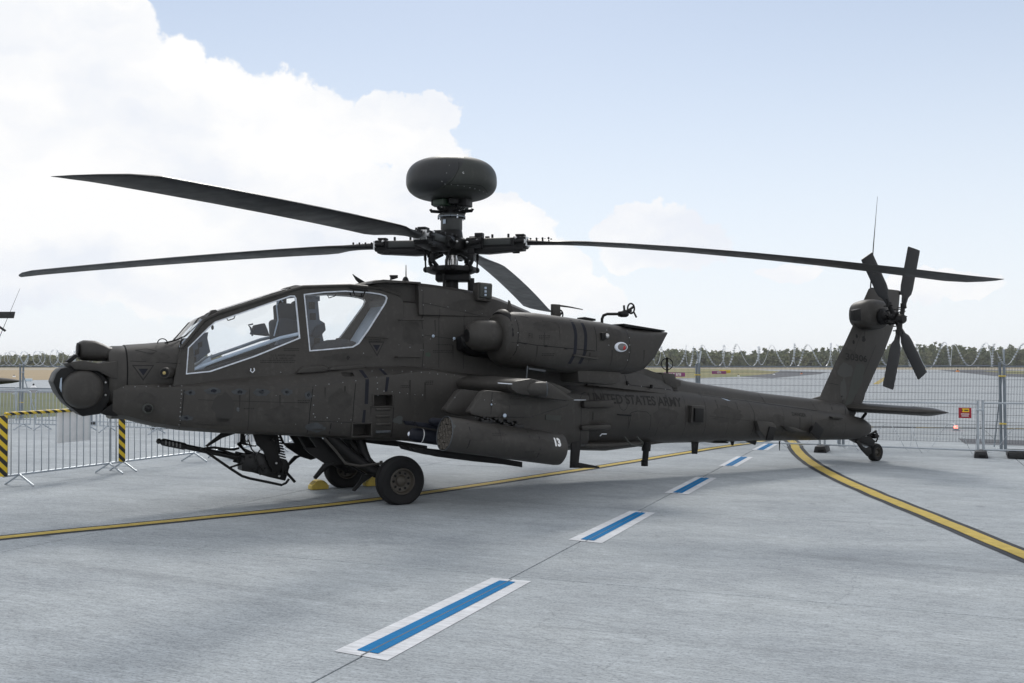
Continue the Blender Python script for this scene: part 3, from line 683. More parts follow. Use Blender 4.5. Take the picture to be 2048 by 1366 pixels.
marker(1603, 748, 'red and white edge light on the dark apron edge', .5, mat('orange_marker', (.7, .25, .12), .5)); marker(1915, 743.5, 'orange edge light far out right of the fin', .7, mat('orange_marker2', (.8, .28, .06), .5))
# lit red ground light behind the fence
p = ground_pt(1912, 861); lr = empty('ground_light', p, 0)
q = B(); q.lathe([(.09, 0), (.08, .03), (.05, .06)], (0, 0, 0), (0, 0, 1), 14); q.obj('base', GALVD, lr)
rm = bpy.data.materials.new('lit_red_lamp'); rm.use_nodes = True; bs = rm.node_tree.nodes['Principled BSDF']; bs.inputs['Base Color'].default_value = (.8, .05, .05, 1); bs.inputs['Emission Color'].default_value = (1, .16, .12, 1); bs.inputs['Emission Strength'].default_value = 6
q = B(); q.ball((0, 0, .085), .055, 12); q.obj('lamp', rm, lr); tag(lr, 'lit red ground light on the dashed taxi line', 'light')
# ================================================================== the helicopter (local: x aft, -y port, z up)
TH = R(29.4); HO = Vector((-1.967, 13.90, 0)); HU = Vector((math.cos(TH), math.sin(TH), 0)); HV = Vector((-math.sin(TH), math.cos(TH), 0)); CAMP = Vector((0, 0, CAMH))
def S(px, py, v=0.0):
    """photo measurement -> helicopter coordinates on the fore-and-aft plane at lateral offset v"""
    d = px_dir(px, py); t = (v-(CAMP-HO).dot(HV))/d.dot(HV); P = CAMP+d*t
    return Vector(((P-HO).dot(HU), v, P.z))
def Sl(px, py, v0, z0, slope):
    """same on the plane v = v0 + slope*(z-z0) (leaning sides)"""
    v = v0
    for _ in range(8): v = v0+slope*(S(px, py, v).z-z0)
    return S(px, py, v)
H = empty('attack_helicopter', HO, TH)
tag(H, 'dark olive attack helicopter with radar dome above its rotor, parked across the apron', 'helicopter')
def hp(b, name, m=HULL, parent=None, smooth=35): return b.obj(name, m, parent or H, smooth)
def mirror_pts(pts): return [Vector((p[0], -p[1], p[2])) for p in pts]
def super_ring(u, yc, zc, w, hb, ht, n=28, e=2.6):
    out = []
    for k in range(n):
        t = 2*math.pi*k/n; c, s = math.cos(t), math.sin(t)
        x = math.copysign(abs(c)**(2/e), c)*w; y = math.copysign(abs(s)**(2/e), s)
        out.append(Vector((u, yc+x, zc+(y*ht if y > 0 else y*hb))))
    return out
# ---- lower fuselage with the cheek fairings
zb_t = [(S(x, y, v).x, S(x, y, v).z) for x, y, v in ((250, 836, -.40), (300, 850, -.5), (365, 860, -.6), (450, 866, -.7), (600, 872, -.78), (720, 880, -.8), (820, 882, -.8))]+[(1.5, .71), (2.5, .63), (3.5, .57)]
ze_t = [(S(x, y, v).x, S(x, y, v).z) for x, y, v in ((262, 778, -.42), (340, 774, -.58), (440, 773, -.7), (626, 772, -.8), (729, 757, -.82), (820, 746, -.82), (860, 741, -.82))]+[(1.45, 1.60), (2.5, 1.45), (3.5, 1.30)]
zi_t = [(S(x, y, v).x, S(x, y, v).z) for x, y, v in ((262, 770, -.40), (340, 768, -.50), (443, 757, -.54), (598, 747, -.56), (724, 734, -.57), (820, 732, -.57), (870, 738, -.57))]+[(1.45, 1.66), (2.5, 1.55), (3.5, 1.40)]
w_t = [(-3.42, .36), (-3.2, .46), (-2.7, .62), (-2.0, .75), (-1.2, .80), (0, .82), (1.2, .82), (2.2, .76), (2.9, .66), (3.5, .58)]
wi_t = [(-3.42, .33), (-3.2, .42), (-2.7, .51), (-2.0, .54), (-1.2, .56), (0, .57), (1.5, .56), (3.5, .45)]
def body_ring(u):
    zb, ze, zi, w, wi = (interp(t, u) for t in (zb_t, ze_t, zi_t, w_t, wi_t))
    wi = min(wi, w-.015); zi = max(zi, ze+.012)
    half = [(0, zb-.02), (w*.62, zb-.015), (w-.12, zb), (w-.05, zb+.035), (w-.012, zb+.10), (w, zb+.2), (w, (zb+ze)/2+.1), (w, ze-.03), (w-.012, ze), (wi, zi), (wi*.6, zi+.005)]
    pts = [Vector((u, -a, z)) for a, z in half]; pts += [Vector((u, 0, zi+.006))]
    return pts+[Vector((p.x, -p.y, p.z)) for p in pts[1:-1]][::-1]
us = [-3.42+i*.09 for i in range(int((3.3+3.42)/.09)+1)]
lf = B().rings([body_ring(u) for u in us])
lower = hp(lf, 'lower_fuselage', smooth=28)
# kick-in steps cut into the cheek
CUTS = [((748, 785), (790, 812)), ((706, 742), (848, 872)), ((688, 711), (745, 753))]
def cut(o, boxes):
    dg = None
    for bb_ in boxes:
        k = bb_.obj('cutter', None, None, 0); md = o.modifiers.new('cut', 'BOOLEAN'); md.operation = 'DIFFERENCE'; md.object = k; md.solver = 'EXACT'
        k.parent = o.parent
        bpy.context.view_layer.update(); dg = bpy.context.evaluated_depsgraph_get()
        me = bpy.data.meshes.new_from_object(o.evaluated_get(dg)); o.modifiers.clear(); old = o.data; o.data = me; bpy.data.meshes.remove(old); bpy.data.objects.remove(k)
bxs = []
for (x0, x1), (y0, y1) in CUTS:
    v = -.81 if y0 > 770 else -.75
    a, c = S(x0, y1, v), S(x1, y0, v); b = B(); b.box(((a.x+c.x)/2, v+.06 if y0 > 770 else -.72, (a.z+c.z)/2), (c.x-a.x, .34 if y0 > 770 else .22, c.z-a.z)); bxs.append(b)
cut(lower, bxs)
lower.data.polygons.foreach_set('use_smooth', [True]*len(lower.data.polygons)); lower.data.set_sharp_from_angle(angle=R(28))
# ---- nose barrel
nz_r = []
for x, ytop, w, zc in ((-3.46, .36, .40, 1.70), (-3.40, .395, .43, 1.70), (-3.27, .40, .435, 1.70)):
    nz_r.append(super_ring(x, 0, zc, w*.92, .42, ytop*.86, 32, 2.3))
hp(B().rings(nz_r), 'nose_ring')
nr = []
for u, w, top in ((-3.255, .415, 2.055), (-3.0, .44, 2.075), (-2.75, .475, 2.10), (-2.58, .50, 2.14), (-2.5, .50, 2.15)):
    nr.append(super_ring(u, 0, 1.68, w, .40, top-1.68, 36, 2.35))
hp(B().rings(nr), 'nose_fairing')
# groove band between ring and fairing
hp(B().rings([super_ring(u, 0, 1.69, .392, .40, .35, 32, 2.3) for u in (-3.28, -3.25)]), 'groove', DARK)
# ---- target sight turret
tc_ = S(167, 779, -.42); tu, tz = tc_.x, tc_.z
prof = [(.02, -.49), (.105, -.487), (.168, -.470), (.208, -.43), (.228, -.37), (.234, -.30), (.231, -.2), (.215, -.15)]
t_ = B(); t_.lathe(prof+[(.24, .15)]+[(r, -d) for r, d in prof[::-1]], (tu, 0, tz), (0, 1, 0), 40); turret = hp(t_, 'sight_turret')
shp = [(106, 764), (113, 746), (122, 737), (150, 731), (200, 742), (224, 770), (219, 800), (200, 828), (165, 833), (132, 808), (116, 787)]
t_ = B(); t_.prism([S(x, y, -.34) for x, y in shp], (0, .68, 0), .012); hp(t_, 'sight_housing', DARK, turret)
t_ = B(); t_.prism([S(x, y, -.40) for x, y in ((137, 726), (168, 721), (198, 727), (234, 722), (236, 758), (224, 757), (196, 742), (150, 739))], (0, .80, 0), .010); hp(t_, 'sight_yoke', HULL)
t_ = B(); t_.prism([S(x, y, -.36) for x, y in ((133, 722), (151, 708), (158, 712), (141, 726))], (0, .22, 0), .004); hp(t_, 'sight_vane', DARK)
t_ = B(); t_.prism([S(x, y, -.34) for x, y in ((200, 825), (234, 800), (236, 833), (212, 831))], (0, .68, 0), .008); hp(t_, 'chin_bracket', DARK)
for yy in (765, 790): 
    t_ = B(); t_.ball(S(211, yy, -.37), .014, 8); hp(t_, 'bolt', STEEL)
t_ = B(); t_.prism([S(x, y, -.36) for x, y in ((121, 757), (124, 755), (123, 785), (119, 775))], (0, .01, 0)); hp(t_, 'sight_window', PALE, turret)
# pilot night sensor on top
ps = []
for x, zt, zb_, w in ((156, 690, 714, .10), (160, 683, 719, .15), (168, 680, 721, .17), (190, 681, 722, .19), (206, 687, 722, .20), (216, 693, 722, .20), (238, 695, 721, .20), (244, 699, 716, .17)):
    a, b_ = S(x, zt, -.1), S(x, zb_, -.1); zc = (a.z+b_.z)/2; ps.append(super_ring(a.x, -.02, zc, w, (a.z-b_.z)/2, (a.z-b_.z)/2, 24, 3.0))
hp(B().rings(ps), 'night_sensor')
t_ = B(); c = S(157, 700, -.12); t_.lathe([(.09, 0), (.085, -.02), (.06, -.026)], c, (1, 0, 0), 16); hp(t_, 'sensor_lens', DARK)
# ---- side lamps on the nose
def stub(px, py, v, r, ln, d=(-.55, -.83, .0), name='side_sensor'):
    p = S(px, py, v); dv = Vector(d).normalized(); b = B(); b.lathe([(r*1.05, -ln), (r*1.12, -.03), (r*1.05, 0), (r*.85, .004), (r*.8, -.012)], p, dv, 20); o = hp(b, name)
    b = B(); b.lathe([(r*.34, -.008), (r*.32, .010), (r*.15, .014)], p, dv, 16); hp(b, 'glass', BRASS, o)
    b = B(); b.lathe([(r*.86, -.010), (r*.84, .005), (r*.34, .003)], p, dv, 16); hp(b, 'dark_ring', DARK, o)
    return o
stub(329, 746, -.60, .062, .20); 
p = S(296, 817, -.56); b = B(); b.lathe([(.05, .06), (.052, -.01), (.036, -.022), (.030, -.045), (.012, -.055)], p, (0, 1, 0), 16); hp(b, 'side_lamp', DARK); b = B(); b.lathe([(.060, .05), (.060, -.014), (.052, -.016)], p, (0, 1, 0), 18); hp(b, 'lamp_ring', DGREEN)
# ---- canopy: leaning side walls with window openings
CV0, CZ0, CSL = -.55, 1.70, .13
def Cp(px, py, dv=0): return Sl(px, py, CV0+dv, CZ0, CSL)
outer = [(346, 772), (443, 762), (598, 752), (724, 739), (806, 736), (806, 600), (790, 589), (760, 577), (700, 571), (640, 571), (606, 574), (588, 579), (500, 606), (436, 627), (421, 633), (408, 641), (378, 674), (362, 697), (352, 740)]
win1 = [(371.5, 749), (375.5, 695), (418, 653), (430, 643), (508, 616), (580, 591), (589, 591), (592.5, 596), (597, 640), (600.5, 677), (512, 713), (421, 744)]
win2 = [(607, 588), (650, 583), (691, 581), (740, 584), (760, 587), (772, 591), (775, 596), (772, 606), (736, 663), (718, 688), (706, 695), (660, 699.5), (618.5, 703)]
def poly_holes(outer_, holes, thick, name, m, mirror=False):
    b = bmesh.new(); es = []
    for lp in [outer_]+holes:
        vs_ = [b.verts.new(p) for p in lp]; es += [b.edges.new((vs_[i], vs_[(i+1) % len(vs_)])) for i in range(len(vs_))]
    bmesh.ops.triangle_fill(b, edges=es, use_beauty=True)
    g = bmesh.ops.extrude_face_region(b, geom=b.faces[:])
    for v in [e for e in g['geom'] if isinstance(e, bmesh.types.BMVert)]: v.co += Vector((0, thick, 0))
    if mirror:
        for v in b.verts: v.co.y = -v.co.y
    bmesh.ops.recalc_face_normals(b, faces=b.faces)
    me = bpy.data.meshes.new(name); b.to_mesh(me); b.free(); return link(name, me, m, H, 30)
def inset(pts, d):
    c = [Vector((p[0], p[1])) for p in pts]; n = len(c); out = []
    area = sum(c[i].x*c[(i+1) % n].y-c[(i+1) % n].x*c[i].y for i in range(n)); sg = 1 if area > 0 else -1
    for i in range(n):
        e1 = (c[i]-c[i-1]).normalized(); e2 = (c[(i+1) % n]-c[i]).normalized(); n1 = Vector((-e1.y, e1.x))*sg; n2 = Vector((-e2.y, e2.x))*sg
        k = (n1+n2); k = k/max(.35, k.length_squared)*2
        out.append(c[i]+k*d)
    return [(p.x, p.y) for p in out]
for mir in (False, True):
    fl = (lambda P: [Vector((p.x, -p.y if mir else p.y, p.z)) for p in P])
    # the windshield post of the far side is seen edge-on and slimmer
    w1_ = [{(375.5, 695): (366, 698), (418, 653): (411, 645), (430, 643): (433, 634)}.get(p, p) for p in win1] if mir else win1
    poly_holes([Cp(*p) for p in outer], [[Cp(*p) for p in w1_], [Cp(*p) for p in win2]], .045, 'canopy_side_frame', HULL, mir)
    for w in (w1_, win2):
        a, c = [Cp(*p) for p in w], [Cp(*p) for p in inset(w, 2.5)]
        b = bmesh.new(); n = len(w); sgn = -1 if mir else 1
        o1 = [b.verts.new(p+Vector((0, -.006, 0))) for p in a]; i1 = [b.verts.new(p+Vector((0, -.004, 0))) for p in c]; i2 = [b.verts.new(p+Vector((0, .02, 0))) for p in c]
        for k in range(n):
            b.faces.new((o1[k], o1[(k+1) % n], i1[(k+1) % n], i1[k])); b.faces.new((i1[k], i1[(k+1) % n], i2[(k+1) % n], i2[k]))
        if mir:
            for v in b.verts: v.co.y = -v.co.y
        bmesh.ops.recalc_face_normals(b, faces=b.faces); me = bpy.data.meshes.new('window_seal'); b.to_mesh(me); b.free(); link('window_seal', me, mat('window_sealant', (.60, .64, .70), .5, var=.22, scale=14), H, 0)
        # pane: slightly bowed outwards
        b = bmesh.new(); vs_ = [b.verts.new(p) for p in [Cp(*p)+Vector((0, .012, 0)) for p in inset(w, 1.2)]]; f = b.faces.new(vs_)
        r_ = bmesh.ops.poke(b, faces=[f]); r_['verts'][0].co.y -= .03
        bmesh.ops.subdivide_edges(b, edges=b.edges[:], cuts=2, use_grid_fill=True, smooth=.4)
        if mir:
            for v in b.verts: v.co.y = -v.co.y
        me = bpy.data.meshes.new('window_pane'); b.to_mesh(me); b.free(); link('window_pane', me, GLASS, H, 60)
# roof: frames and panes between the two sides
TL = [Cp(x, y) for x, y in ((362, 697), (408, 641), (436, 627), (588, 579), (606, 574), (700, 571), (760, 577), (800, 590))]
def roof(i, j, name, m, crown=.05, ins=0.0, lift=0.0, nseg=10):
    rr = []
    for p in (TL[i], TL[j]):
        w = -p.y-ins
        rr.append([Vector((p.x, -w+2*w*k/nseg, p.z+lift+crown*(1-((2*k/nseg)-1)**2))) for k in range(nseg+1)])
    b = B(); b.rings(rr, False, False); 
    t = bmesh.ops.solidify(b.bm, geom=b.bm.faces[:], thickness=.02) if m is not GLASS else None
    return hp(b, name, m)
roof(0, 1, 'windshield', GLASS, .05, .03); roof(2, 3, 'roof_pane', GLASS, .04, .03); roof(1, 2, 'roof_crossbar', HULL, .03); roof(3, 4, 'roof_crossbar', HULL, .05)
roof(4, 6, 'roof_pane', GLASS, .05, .03); roof(6, 7, 'roof_crossbar', HULL, .05)
for mir in (1, -1):
    b = B(); b.path([Vector((p.x, p.y*mir, p.z)) for p in TL], .024 if mir > 0 else .010, 8); hp(b, 'canopy_top_rail', HULL)
# wipers, deflector and rods ahead of the windshield
b = B(); b.path([S(330, 686, -.25), S(352, 680, -.2), S(372, 671, -.1), S(405, 640, -.05)], .010, 6); hp(b, 'windshield_wiper', DARK)
b = B(); b.path([S(325, 687, -.2)+Vector((.05*math.cos(t)*1.2, 0, .06*math.sin(t))) for t in [k*math.pi/8 for k in range(9)]], .007, 6); hp(b, 'grab_loop', DARK)
b = B(); b.prism([S(x, y, -.30) for x, y in ((408, 642), (424, 620), (432, 619), (440, 627), (430, 634))], (0, .10, 0), .006); hp(b, 'wire_deflector')
b = B(); b.path([S(440, 622, -.1), S(470, 612, -.1), S(540, 592, -.1)], .012, 6); hp(b, 'wiper_arm', DARK)
b = B(); b.path([S(470, 615, -.12), S(545, 588, -.12)], .016, 6); hp(b, 'wiper_blade', DARK)
# wire cutter over the rear canopy, mirror
b = B(); b.prism([S(x, y, -.02) for x, y in ((706, 548), (711, 552), (735, 567), (745, 575), (722, 569), (713, 560))], (0, .03, 0)); hp(b, 'wire_cutter', DARK)
b = B(); b.prism([Cp(x, y, -.03) for x, y in ((698, 573), (735, 578), (737, 583), (702, 577))], (0, .12, 0), .004); hp(b, 'mirror_bracket', DARK)
b = B(); b.path([Cp(x, y, -.05) for x, y in ((706, 580), (710, 592), (726, 593), (731, 581))], .009, 6); hp(b, 'mirror_frame', DARK)
# ---- cockpit interior
def prism_px(pts, v, dv, name, m, bev=.006, parent=None):
    b = B(); b.prism([S(x, y, v) for x, y in pts], (0, dv, 0), bev); return hp(b, name, m, parent)
prism_px([(374, 735), (379, 690), (404, 668), (417, 664), (415, 676), (421, 704), (398, 722)], -.34, .26, 'instrument_panel', COCK)
prism_px([(378, 742), (400, 727), (420, 712), (424, 724), (404, 740)], -.30, .50, 'panel_shroud', PALE)
for mir in (1, -1):
    pts = [(378, 746), (410, 737), (450, 725), (520, 706), (585, 683), (598, 668), (598, 690), (420, 748)]
    b = B(); b.prism([Vector((p.x, p.y*mir, p.z)) for p in [S(x, y, -.47) for x, y in pts]], (0, .05*mir, 0), .01); hp(b, 'side_console', mat('console_dark', (.012, .014, .020), .7))
    b = B(); b.path([Vector((p.x, p.y*mir, p.z)) for p in [S(x, y, -.46) for x, y in ((384, 740), (430, 722), (510, 694), (560, 676), (596, 668))]], .022, 8); hp(b, 'sill_trim', PALE)
    pts = [(622, 702), (628, 690), (655, 680), (690, 678), (712, 684), (712, 694), (660, 701)]
    b = B(); b.prism([Vector((p.x, p.y*mir, p.z)) for p in [S(x, y, -.47) for x, y in pts]], (0, .05*mir, 0), .008); hp(b, 'side_console', mat('console_dark', (.012, .014, .020), .7))
def seat(pts, hd, name):
    r = prism_px(pts, -.24, .48, name, SEATM, .03); prism_px(hd, -.13, .26, 'headrest', SEATM, .02, r); return r
seat([(560, 700), (556, 640), (566, 635), (590, 640), (597, 640), (600, 690)], [(558, 640), (556, 610), (566, 606), (590, 607), (594, 640)], 'gunner_seat')
seat([(742, 690), (760, 640), (770, 612), (780, 600), (787, 640), (770, 690)], [(757, 634), (760, 614), (770, 600), (778, 600), (776, 636)], 'pilot_seat')
prism_px([(505, 668), (512, 650), (530, 646), (536, 660), (540, 672)], -.26, .16, 'armour_wing', SEATM, .01)
b = B(); b.path([S(505, 672, -.2), S(501, 655, -.2), S(497, 650, -.2), S(506, 648, -.2)], .012, 6); hp(b, 'hand_grip', COCK)
prism_px([(612, 690), (609, 600), (616, 596), (636, 598), (640, 640), (650, 646), (652, 660), (645, 668), (652, 700), (620, 702)], -.30, .60, 'instrument_panel', COCK, .01)
prism_px([(622, 672), (634, 652), (650, 646), (652, 660), (638, 675)], -.34, .68, 'panel_shroud', SEATM, .008)
prism_px([(612, 592), (640, 592), (640, 602), (612, 604)], -.26, .1, 'sight_box', COCK, .005)
for x, y in ((384, 722), (390, 706), (396, 692)):
    prism_px([(x, y-6), (x+9, y-10), (x+9, y+1), (x, y+5)], -.345, .02, 'display_screen', DARK, .003)
for x, y in ((618, 612), (620, 634), (628, 684)):
    prism_px([(x, y-8), (x+12, y-8), (x+12, y+6), (x, y+6)], -.31, .02, 'display_screen', DARK, .003)
for v_ in (-.40, .40):
    b = B(); b.path([S(600, 690, v_), S(603, 640, v_), S(602, 592, v_*.9)], .018, 6); hp(b, 'cockpit_post', COCK)
b = B(); b.path([S(566, 604, -.2), S(560, 598, -.2), S(553, 612, -.22), S(556, 640, -.24), S(548, 672, -.24)], .009, 6); hp(b, 'harness_strap', PALE)
b = B(); b.path([S(742, 668, -.3), S(752, 645, -.28), S(764, 622, -.26)], .010, 6); hp(b, 'harness_strap', PALE)
prism_px([(440, 742), (450, 728), (466, 722), (470, 730), (452, 745)], -.42, .10, 'hand_controller', DARK, .008)
prism_px([(555, 690), (562, 676), (586, 670), (590, 684)], -.44, .16, 'side_panel', COCK, .006)
prism_px([(668, 690), (676, 676), (690, 676), (694, 692)], -.42, .08, 'collective_lever', DARK, .006)
b = B(); p0, p1 = S(720, 688, -.25), S(775, 600, -.25); b.prism([p0, p0+Vector((.14, 0, 0)), p1+Vector((.1, 0, 0)), p1], (0, .5, 0), .01); hp(b, 'rear_bulkhead', PALE)
b = B(); b.ball(S(425, 655, -.3), .032, 12, (.5, 1, 1)); hp(b, 'cockpit_mirror', DARK)
for x, y in ((460, 637), (662, 592)):
    b = B(); b.path([Cp(x-7, y-2, .02), Cp(x-4, y+4, .04), Cp(x+8, y, .04), Cp(x+10, y-6, .02)], .007, 6); hp(b, 'grab_handle', DARK)
# ---- centre fuselage above the cheeks
cw = [(-.08, .46), (.1, .50), (1.0, .52), (2.0, .52), (2.75, .46), (3.6, .36), (4.6, .27), (5.3, .2)]
ct = [(-.08, 2.70), (.3, 2.72), (1.2, 2.66), (2.0, 2.58), (2.75, 2.40), (3.4, 2.12), (4.0, 1.92), (4.6, 1.72), (5.3, 1.54)]
rr = []
for i in range(36):
    u = .085+5.195*i/35; w, t = interp(cw, u), interp(ct, u); lean = max(0, 1-(u-.085)/.75)
    half = [(w+.055, 1.2), (w+.05, 1.75), (w+.03-lean*.03, 2.05), (w-lean*.085, max(2.05, t-.25) if t > 2.3 else t-.15), (w-.05-lean*.075, t-.05), (w-.14-lean*.06, t)]
    half = [(a, min(z, t)) for a, z in half]
    pts = [Vector((u, -a, z)) for a, z in half]; rr.append(pts+[Vector((p.x, -p.y, p.z)) for p in pts[::-1]])
centre = hp(B().rings(rr), 'centre_fuselage', smooth=30)
# rotor pylon fairing on the roof
dw = [(.50, .50), (.8, .52), (1.8, .46), (2.4, .36), (2.95, .2)]
dt = [(.50, 2.955), (.7, 2.945), (1.3, 2.89), (1.8, 2.80), (2.4, 2.62), (2.95, 2.42)]
rr = []
for i in range(24):
    u = .50+2.4*i/23; w, t = interp(dw, u), interp(dt, u); zb_ = min(2.5, t-.1)
    half = [(w+.02, zb_), (w, t-.14), (w-.03, t-.06), (w-.1, t-.01), (w*.45, t+.012)]
    pts = [Vector((u, -a, z)) for a, z in half]; rr.append(pts+[Vector((p.x, -p.y, p.z)) for p in pts[::-1]])
fair = hp(B().rings(rr), 'pylon_fairing', smooth=30)
b = B(); b.prism([(-.20, -.50, 2.90), (.0, -.52, 2.925), (.52, -.53, 2.925), (.52, -.53, 2.95), (-.02, -.50, 2.965), (-.16, -.46, 2.94)], (0, 1.02, 0), .006); hp(b, 'roof_overhang')
b = B(); rr = []
for u, w, t in ((-.34, .22, 2.90), (-.16, .30, 2.95), (.0, .33, 2.985), (.30, .36, 2.985), (.56, .38, 2.975)):
    half = [(w, 2.87 if u < .05 else 2.6), (w, t-.06 if u > -.2 else t-.02), (w-.05, t-.015), (w*.5, t)]; pts = [Vector((u, -a, z)) for a, z in half]; rr.append(pts+[Vector((p.x, -p.y, p.z)) for p in pts[::-1]])
hp(b.rings(rr), 'roof_front_fairing', smooth=30)
b = B(); b.box((.33, 0, 2.76), (.40, .62, .30)); hp(b, 'intake_recess', DARK)
# ---- tail boom
bt = [(S(x, y, -.3).x, S(x, y, -.3).z) for x, y in ((1365, 784), (1440, 794), (1530, 806), (1650, 822), (1715, 838))]
def seam_z(u):
    if u < bt[0][0]: return bt[0][1]+(bt[0][0]-u)*.10
    return interp(bt, u)
rr = []
for u, w, zb_ in ((2.75, .62, .58), (3.3, .60, .56), (4.0, .56, .545), (5.0, .505, .53), (6.0, .46, .51), (7.0, .425, .49), (8.0, .395, .465), (8.9, .37, .44), (9.35, .352, .43), (9.6, .33, .44), (9.74, .27, .49), (9.80, .17, .57)):
    zt = seam_z(min(u, 9.5))+.07
    if u > 9.5: zt -= (u-9.5)*.5
    zc = (zt+zb_)/2; rr.append(super_ring(u, 0, zc, w, zc-zb_, zt-zc, 36, 2.45))
boom = hp(B().rings(rr), 'tail_boom', smooth=30)
rr = []
sp_t = [(S(x, y, -.1).x, S(x, y, -.1).z) for x, y in ((1345, 752), (1365, 760), (1440, 772), (1530, 786), (1630, 797), (1690, 806))]
for i in range(20):
    u = 4.55+(9.2-4.55)*i/19; zt = interp(sp_t, u)-.005; zs = seam_z(u)-.05; w = .30-.05*i/19
    half = [(w+.02, zs), (w, zs+.06), (w*.82, zs+(zt-zs)*.62), (w*.5, zt-.025), (w*.2, zt)]
    pts = [Vector((u, -a, z)) for a, z in half]; rr.append(pts+[Vector((p.x, -p.y, p.z)) for p in pts[::-1]])
spine = hp(B().rings(rr), 'drive_shaft_cover', smooth=40)
# aft hump fairing with step
b = B(); rr = []
for u, w, t in ((3.3, .40, 2.10), (3.9, .38, 1.93), (4.5, .33, 1.80), (4.85, .30, 1.68), (5.05, .27, 1.56)):
    zs = seam_z(u)-.06; half = [(w+.10, zs), (w+.04, zs+(t-zs)*.5), (w-.06, t-.06), (w-.18, t)]; pts = [Vector((u, -a, z)) for a, z in half]; rr.append(pts+[Vector((p.x, -p.y, p.z)) for p in pts[::-1]])
aft = hp(B().rings(rr), 'aft_deck_fairing', smooth=30)
# belly bulge
b = B(); b.rings([super_ring(u, 0, zc, w, h_, .1, 24, 2.5) for u, zc, w, h_ in ((3.0, .60, .30, .02), (3.15, .58, .42, .08), (3.8, .56, .42, .10), (4.3, .56, .36, .07), (5.0, .55, .2, .01))]); hp(b, 'belly_fairing')
# ---- fin
def Fp(px, py): return S(px, py, 0)
secs = []
for (xl, yl), (xt, yt), th in (((1612, 800), (1708, 834), .17), ((1640, 792), (1712, 826), .16), ((1652, 765), (1727, 795), .135), ((1672, 722), (1751, 742), .12), ((1690, 685), (1768, 705), .11), ((1706, 650), (1784, 662), .11), ((1725, 605), (1797, 622), .095), ((1737, 578), (1800, 585), .075), ((1742, 575), (1799, 581), .05)):
    a, c = Fp(xl, yl), Fp(xt, yt); ring = []
    for k in range(20):
        t = 2*math.pi*k/20; s = (1-math.cos(t))/2
        thick = th*(2.6*math.sqrt(max(s, 0))*(1-s)**.75)*.9*.5
        p = a.lerp(c, s); ring.append(p+Vector((0, -thick if t < math.pi else thick, 0)))
    secs.append(ring)
fin = hp(B().rings(secs), 'tail_fin', smooth=50)
prism_px([(1700, 778), (1712, 745), (1722, 750), (1735, 760), (1729, 795), (1716, 826)], -.004, .008, 'trim_tab', HULL, 0)
# rounded gearbox bulge on the port side
gr = []
for k, (v, sc) in enumerate(((.10, .90), (-.05, 1.0), (-.20, 1.0), (-.28, .93), (-.335, .78), (-.37, .5))):
    c = S(1748, 629, -.2); ring = []
    for j in range(28):
        t = 2*math.pi*j/28; ring.append(Vector((c.x+math.copysign(abs(math.cos(t))**.8, math.cos(t))*.37*sc, v, c.z+math.copysign(abs(math.sin(t))**.8, math.sin(t))*.285*sc)))
    gr.append(ring)
hp(B().rings(gr), 'tail_gearbox_fairing', smooth=50)
prism_px([(1709, 620), (1722, 617), (1722, 641), (1709, 641)], -.40, .10, 'gearbox_louvre', DARK, .006)
# fin tip light and trailing bits
b = B(); b.box(S(1801, 586, 0), (.10, .05, .07), None, .01); hp(b, 'tip_light', DARK); b = B(); b.lathe([(.03, 0), (.035, .05), (.02, .07)], S(1771, 577, 0), (0, 0, 1), 12); hp(b, 'beacon_base', DARK)
whip = B(); p0, p1, p2 = S(1741, 576, 0), S(1747, 490, 0), S(1755, 393, 0); whip.path([p0, p0.lerp(p1, .5), p1, p1.lerp(p2, .5), p2], [.013, .011, .010, .0055, .003], 6); hp(whip, 'whip_antenna', DARK)
# ---- stabilator
def stab_sec(v, ul, ut, z, th, ut2=None):
    ring = []
    for k in range(20):
        t = 2*math.pi*k/20; s = (1-math.cos(t))/2; th_ = th*2.6*math.sqrt(s)*(1-s)**.7*.45
        ring.append(Vector((ul+(ut-ul)*s, v, z+(th_ if t < math.pi else -th_)-.02*s)))
    return ring
sl_ = S(1850, 824, -1.62); su, sz = sl_.x, sl_.z
b = B(); b.rings([stab_sec(v, u0, u1, z, th) for v, u0, u1, z, th in ((-1.72, su+.30, su+.50, sz, .02), (-1.66, su+.08, su+.52, sz, .08), (-1.5, su-.05, su+.62, sz, .145), (-.1, su-.22, su+.80, sz+.02, .165), (.1, su-.22, su+.80, sz+.02, .165), (1.5, su-.05, su+.62, sz, .145), (1.66, su+.08, su+.52, sz, .08), (1.72, su+.30, su+.50, sz, .02))]); hp(b, 'stabilator', smooth=50)
b = B(); b.path([S(1712, 852, -.1), S(1722, 840, -.1), S(1732, 826, -.1)], .028, 8); hp(b, 'stabilator_actuator', DARK)
